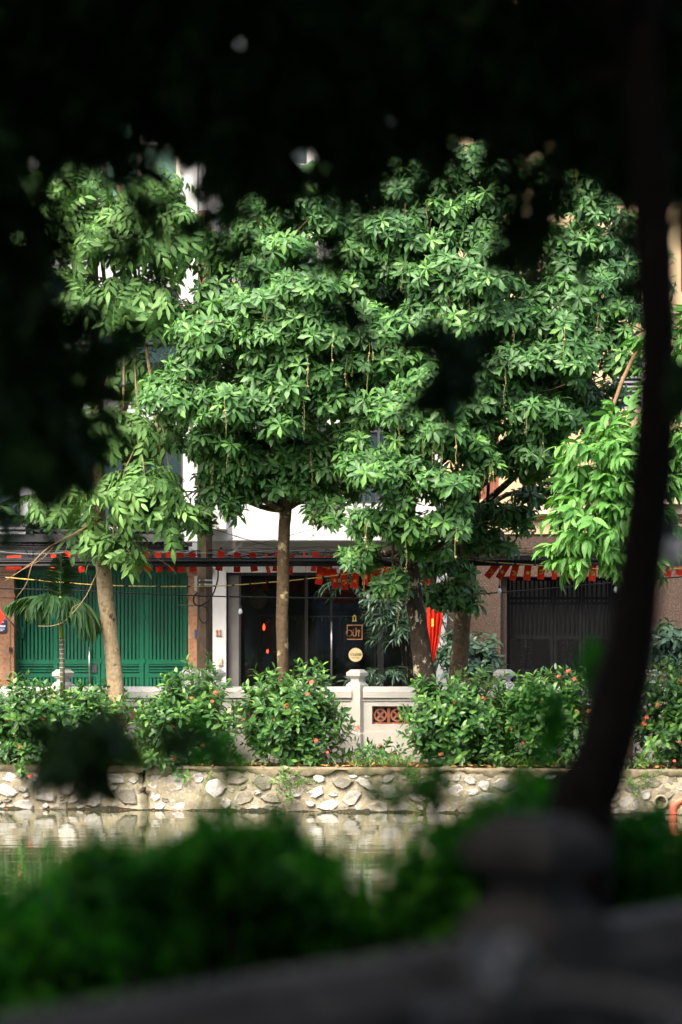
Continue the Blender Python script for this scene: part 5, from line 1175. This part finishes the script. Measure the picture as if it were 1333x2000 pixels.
# ================================================================ NEAR SIDE
GAPS = [(294, 188, -4, 12), (962, 0, -8, -8), (985, 190, 2, -14), (1192, 325, 22, 36), (1318, 435, 18, 40), (360, 335, -6, 30)]     # where the crown lets light through
def near_tree(label, base, path, rad, blobs, n_parts, per, over):
    root = thing('shade_tree', base, label, 'tree', 'shade trees of the near bank')
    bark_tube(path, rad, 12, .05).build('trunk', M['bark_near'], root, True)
    sp = []; fork = Vector(path[-2])
    for bl in blobs:
        x, y, rx, ry, n = bl[:5]; Y0 = bl[5] if len(bl) > 5 else 6.6; dy = bl[6] if len(bl) > 6 else .9
        c = P(x, y, Y0); k = Y0 / FPX; small = y > -50 and n < 20; rx = max(rx - 62, rx * .35); ry = max(ry - 62, ry * .35)
        if n > 12:
            pts, rr = limb(fork + Vector((0, 0, rng.uniform(-.2, .4))), c, .03, .01, .12, 8, .15); MB().tube(pts, rr, 6).build('branch', M['bark_near'], root, True)
        for _ in range(int(n * per)):
            d = rng.normal(size=3); d /= np.linalg.norm(d); r_ = rng.random() ** .45
            p = c + Vector((d[0] * rx * k * r_, d[1] * dy * r_, d[2] * ry * k * r_))
            qx, qy = 666.5 + p.x / p.y * FPX, HOR - (p.z - CAMZ) / p.y * FPX
            if any(((qx - hx) / (hw + 55)) ** 2 + ((qy - hy) / (hh + 55)) ** 2 < 1 for hx, hy, hw, hh in GAPS): continue
            sp.append((p, frame(Vector((d[0] + rng.normal(0, .5), d[1] + rng.normal(0, .5), -.45 + rng.normal(0, .35))), rng.normal(0, .5), True), rng.uniform(.5, .8) if small else rng.uniform(.75, 1.15), -abs(y - 500) + rng.normal(0, 50) if 0 < y < 1500 else -2000))
    for (cx, cy, cz, rx, ry, rz, n) in over:                      # crown added out of view, overhead and beside, to cut the sky light
        for _ in range(n):
            d = rng.normal(size=3); d /= np.linalg.norm(d); r_ = rng.random() ** .4
            sp.append((Vector((cx + d[0] * rx * r_, cy + d[1] * ry * r_, cz + d[2] * rz * r_)), frame(Vector((d[0] + rng.normal(0, .5), d[1] + rng.normal(0, .5), -.3)), rng.normal(0, .4), True), rng.uniform(2.0, 2.8), -9000))
    foliage(root, 'near', sp, n_parts, 'leaf_spray'); return root
YN = 5.6
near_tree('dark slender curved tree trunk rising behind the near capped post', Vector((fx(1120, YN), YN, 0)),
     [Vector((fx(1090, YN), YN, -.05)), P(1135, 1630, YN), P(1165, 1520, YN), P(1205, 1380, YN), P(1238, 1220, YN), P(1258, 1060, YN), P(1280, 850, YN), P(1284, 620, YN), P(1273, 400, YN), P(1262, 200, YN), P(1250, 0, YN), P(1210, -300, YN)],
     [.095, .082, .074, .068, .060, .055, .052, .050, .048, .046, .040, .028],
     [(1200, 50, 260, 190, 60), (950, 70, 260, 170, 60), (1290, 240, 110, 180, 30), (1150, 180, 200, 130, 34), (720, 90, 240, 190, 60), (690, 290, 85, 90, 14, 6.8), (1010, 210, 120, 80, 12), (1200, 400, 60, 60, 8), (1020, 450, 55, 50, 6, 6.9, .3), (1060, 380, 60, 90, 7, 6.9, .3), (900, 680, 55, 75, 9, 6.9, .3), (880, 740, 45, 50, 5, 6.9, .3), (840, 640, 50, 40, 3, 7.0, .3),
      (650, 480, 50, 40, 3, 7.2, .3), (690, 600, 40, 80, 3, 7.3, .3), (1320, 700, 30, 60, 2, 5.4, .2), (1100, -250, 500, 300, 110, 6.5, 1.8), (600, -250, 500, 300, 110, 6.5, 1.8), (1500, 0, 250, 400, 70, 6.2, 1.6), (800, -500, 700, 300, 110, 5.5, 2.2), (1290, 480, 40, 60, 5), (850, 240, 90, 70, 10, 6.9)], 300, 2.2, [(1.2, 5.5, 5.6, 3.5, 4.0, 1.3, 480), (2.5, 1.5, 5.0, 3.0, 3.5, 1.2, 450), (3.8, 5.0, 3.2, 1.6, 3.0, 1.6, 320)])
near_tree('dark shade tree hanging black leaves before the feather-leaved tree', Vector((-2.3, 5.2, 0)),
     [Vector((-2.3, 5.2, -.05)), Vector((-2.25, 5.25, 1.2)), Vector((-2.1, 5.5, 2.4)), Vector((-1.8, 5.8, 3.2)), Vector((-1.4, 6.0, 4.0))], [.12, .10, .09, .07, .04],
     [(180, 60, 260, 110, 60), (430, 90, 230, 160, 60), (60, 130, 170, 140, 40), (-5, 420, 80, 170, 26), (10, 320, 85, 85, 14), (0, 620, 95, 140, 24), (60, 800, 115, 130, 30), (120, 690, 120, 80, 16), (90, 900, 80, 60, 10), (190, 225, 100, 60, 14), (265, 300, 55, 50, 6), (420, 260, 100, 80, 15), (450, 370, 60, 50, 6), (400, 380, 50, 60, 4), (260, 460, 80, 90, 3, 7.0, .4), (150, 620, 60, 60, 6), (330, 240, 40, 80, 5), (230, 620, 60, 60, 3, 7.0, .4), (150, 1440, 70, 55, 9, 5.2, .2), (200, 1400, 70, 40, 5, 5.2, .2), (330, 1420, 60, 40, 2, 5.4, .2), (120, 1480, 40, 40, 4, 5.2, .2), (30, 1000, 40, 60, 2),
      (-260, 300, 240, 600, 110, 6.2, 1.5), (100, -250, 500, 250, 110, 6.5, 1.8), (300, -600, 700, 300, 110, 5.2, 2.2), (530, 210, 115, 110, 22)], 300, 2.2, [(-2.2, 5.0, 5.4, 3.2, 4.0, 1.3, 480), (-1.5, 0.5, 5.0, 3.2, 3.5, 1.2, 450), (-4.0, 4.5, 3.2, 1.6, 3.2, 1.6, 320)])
def near_shrub(label, blobs, Y0, Y1):
    """a shrub of several leafy clumps; blobs in photo pixels (x, y, radius)"""
    cx = sum(b[0] for b in blobs) / len(blobs); Ym = (Y0 + Y1) / 2
    root = thing('near_shrub', Vector((fx(cx, Ym), Ym, -.02)), label, 'shrub', 'shrubs on the near bank'); sp = []
    for (x, y, r) in blobs:
        Y = rng.uniform(Y0, Y1); c = P(x, y + 42, Y); k = Y / FPX * max(r - 14, r * .6)
        for _ in range(int(10 + (r / 60) ** 2 * 34)):
            d = rng.normal(size=3); d /= np.linalg.norm(d); q = rng.uniform(.35, 1.05)
            sp.append((c + Vector(d) * k * q, frame(Vector(d) + Vector((0, 0, .7)) + Vector(rng.normal(0, .4, 3)), rng.uniform(0, 6.28)), rng.uniform(.7, 1.35), q - .002 * y))
        pts, rr = limb(Vector((c.x + rng.normal(0, .05), Y, -.05)), c, .012, .006, .04, 5); MB().tube(pts, rr, 5).build('stem', M['bark_near'], root, True)
    foliage(root, 'nshr', sp, 200, 'leaf_sprig')
near_shrub('blurred green shrub on the near bank, hiding the foot of the far wall reflections', [(-60, 1800, 80), (40, 1830, 60), (120, 1770, 60), (200, 1690, 50), (285, 1720, 55), (100, 1860, 110), (250, 1800, 110), (20, 1940, 110), (180, 1930, 120), (330, 1760, 70)], 5.5, 6.4)
near_shrub('blurred green shrub with the tallest rounded clumps on the near bank', [(400, 1670, 55), (450, 1640, 50), (530, 1650, 55), (605, 1700, 50), (665, 1770, 45), (430, 1770, 90), (560, 1760, 100), (680, 1840, 60), (500, 1880, 120), (660, 1870, 100), (360, 1880, 90)], 5.6, 6.4)
near_shrub('blurred green shrub climbing beside the near capped post', [(765, 1800, 40), (820, 1720, 55), (880, 1660, 55), (930, 1640, 50), (980, 1600, 45), (1030, 1570, 45), (790, 1800, 80), (900, 1740, 80), (860, 1820, 80), (980, 1690, 60)], 5.7, 6.4)
near_shrub('blurred green shrub behind the near rail past the curved trunk', [(1225, 1650, 50), (1255, 1600, 30), (1340, 1700, 50), (1250, 1720, 70), (1390, 1700, 80), (1320, 1780, 80)], 5.9, 6.5)
for (x, y, n, Y, lb) in ((850, 1545, 14, 6.3, 'blurred green sprig held up before the stone wall'), (770, 1560, 7, 6.3, 'small blurred sprig before the pond edge'), (1080, 1430, 16, 6.4, 'tall blurred sprig beside the near curved trunk'), (1030, 1560, 18, 6.3, 'leafy blurred sprig above the near capped post'), (430, 1480, 9, 6.4, 'blurred sprig before the bush that spills over the wall'), (1150, 1330, 6, 6.4, 'thin blurred sprig high beside the near curved trunk')):
    root = thing('shrub_sprig', Vector((fx(x, Y), Y, -.02)), lb, 'shrub', 'shrubs on the near bank'); sp = []
    for _ in range(n): sp.append((P(x + rng.normal(0, 28), y + rng.normal(0, 24), Y + rng.normal(0, .08)), frame(Vector((rng.normal(0, .6), rng.normal(0, .6), .8)), rng.uniform(0, 6.28)), rng.uniform(.7, 1.0), 1))
    foliage(root, 'nshr', sp, n, 'leaf_sprig'); MB().tube(smooth_path([Vector((fx(x, Y) + .03, Y, -.05)), P(x + 10, y + 250, Y), P(x, y, Y)], 4), .005, 5).build('stem', M['bark_near'], root, True)
nb2 = bulb(1316, 1000, 1082, 6.2, 'blurred white bulb hanging by the near curved trunk', 1.0, None)

# parked scooter below the near rail
BLK = surf('scooter_paint', (0.012, 0.013, 0.015), (0.010, 0.010, 0.012), 4, .22, 0, .6)
sc_ = thing('motor_scooter', Vector((.235, 2.62, 0)), 'black parked motor scooter with round mirrors below the near rail', 'scooter')
Ms = Matrix.Translation((.235, 2.62, 0)) @ Matrix.Rotation(NR + math.pi, 4, 'Z')
def sp_(*q): return [Ms @ Vector(v) for v in q]
def wheel(cx):
    mb = MB(); ring = [Ms @ Vector((cx + .2 * math.cos(a), 0, .25 + .2 * math.sin(a))) for a in np.linspace(0, 2 * math.pi, 25)]
    o = MB().tube(ring, .05, 8, False).build('wheel', M['black_plastic'], sc_, True)
    mb = MB()
    for a in range(0, 360, 60): mb.tube([Ms @ Vector((cx, 0, .25)), Ms @ Vector((cx + .17 * math.cos(R(a)), 0, .25 + .17 * math.sin(R(a))))], .012, 6)
    mb.build('rim', M['steel'], o, True)
wheel(-.62); wheel(.60)
MB().tube(smooth_path(sp_((-.48, 0, .40), (-.42, 0, .70), (-.36, 0, .92), (-.38, 0, .98)), 4), [.10, .13, .16, .16, .17, .17, .16, .15, .13, .11, .09, .06, .03], 12).build('front_cowl', BLK, sc_, True)
MB().tube(smooth_path(sp_((-.35, 0, .30), (0, 0, .26), (.2, 0, .36), (.45, 0, .55), (.85, 0, .62)), 4), [.12] * 6 + [.15] * 6 + [.16, .14, .12, .09, .05], 12).build('body', BLK, sc_, True)
MB().tube(smooth_path(sp_((.0, 0, .72), (.2, 0, .76), (.45, 0, .78), (.72, 0, .80)), 4), [.05, .09, .11, .12, .12, .12, .12, .12, .12, .12, .11, .09, .05], 10).build('seat', M['black_plastic'], sc_, True)
MB().tube(smooth_path(sp_((-.30, -.36, .98), (-.34, -.2, 1.02), (-.36, 0, 1.0), (-.34, .2, 1.02), (-.30, .36, .98)), 4), .016, 8).build('handlebar', M['black_plastic'], sc_, True)
for s in (-1, 1):
    g = MB().tube(sp_((-.29, s * .26, 1.0), (-.28, s * .38, .975)), .02, 8).build('grip', M['black_plastic'], sc_, True)
    mr = MB().tube(smooth_path(sp_((-.34, s * .19, 1.02), (-.34, s * .24, 1.04), (-.33, s * .29, 1.055)), 4), .006, 6).build('mirror_stalk', M['black_plastic'], sc_, True)
    MB().lathe([(.0, -.022), (.028, -.018), (.043, -.005), (.044, .006), (.038, .010), (.0, .010)], Ms @ Vector((-.33, s * .30, 1.045)), 18, Ms.to_3x3() @ Matrix.Rotation(R(80), 3, 'Y')).build('mirror', BLK, sc_, True)
MB().lathe([(.0, -.05), (.05, -.04), (.075, 0), (.07, .01), (.0, .015)], Ms @ Vector((-.46, 0, .93)), 18, Ms.to_3x3() @ Matrix.Rotation(R(-90), 3, 'Y')).build('headlight', M['steel'], sc_, True)
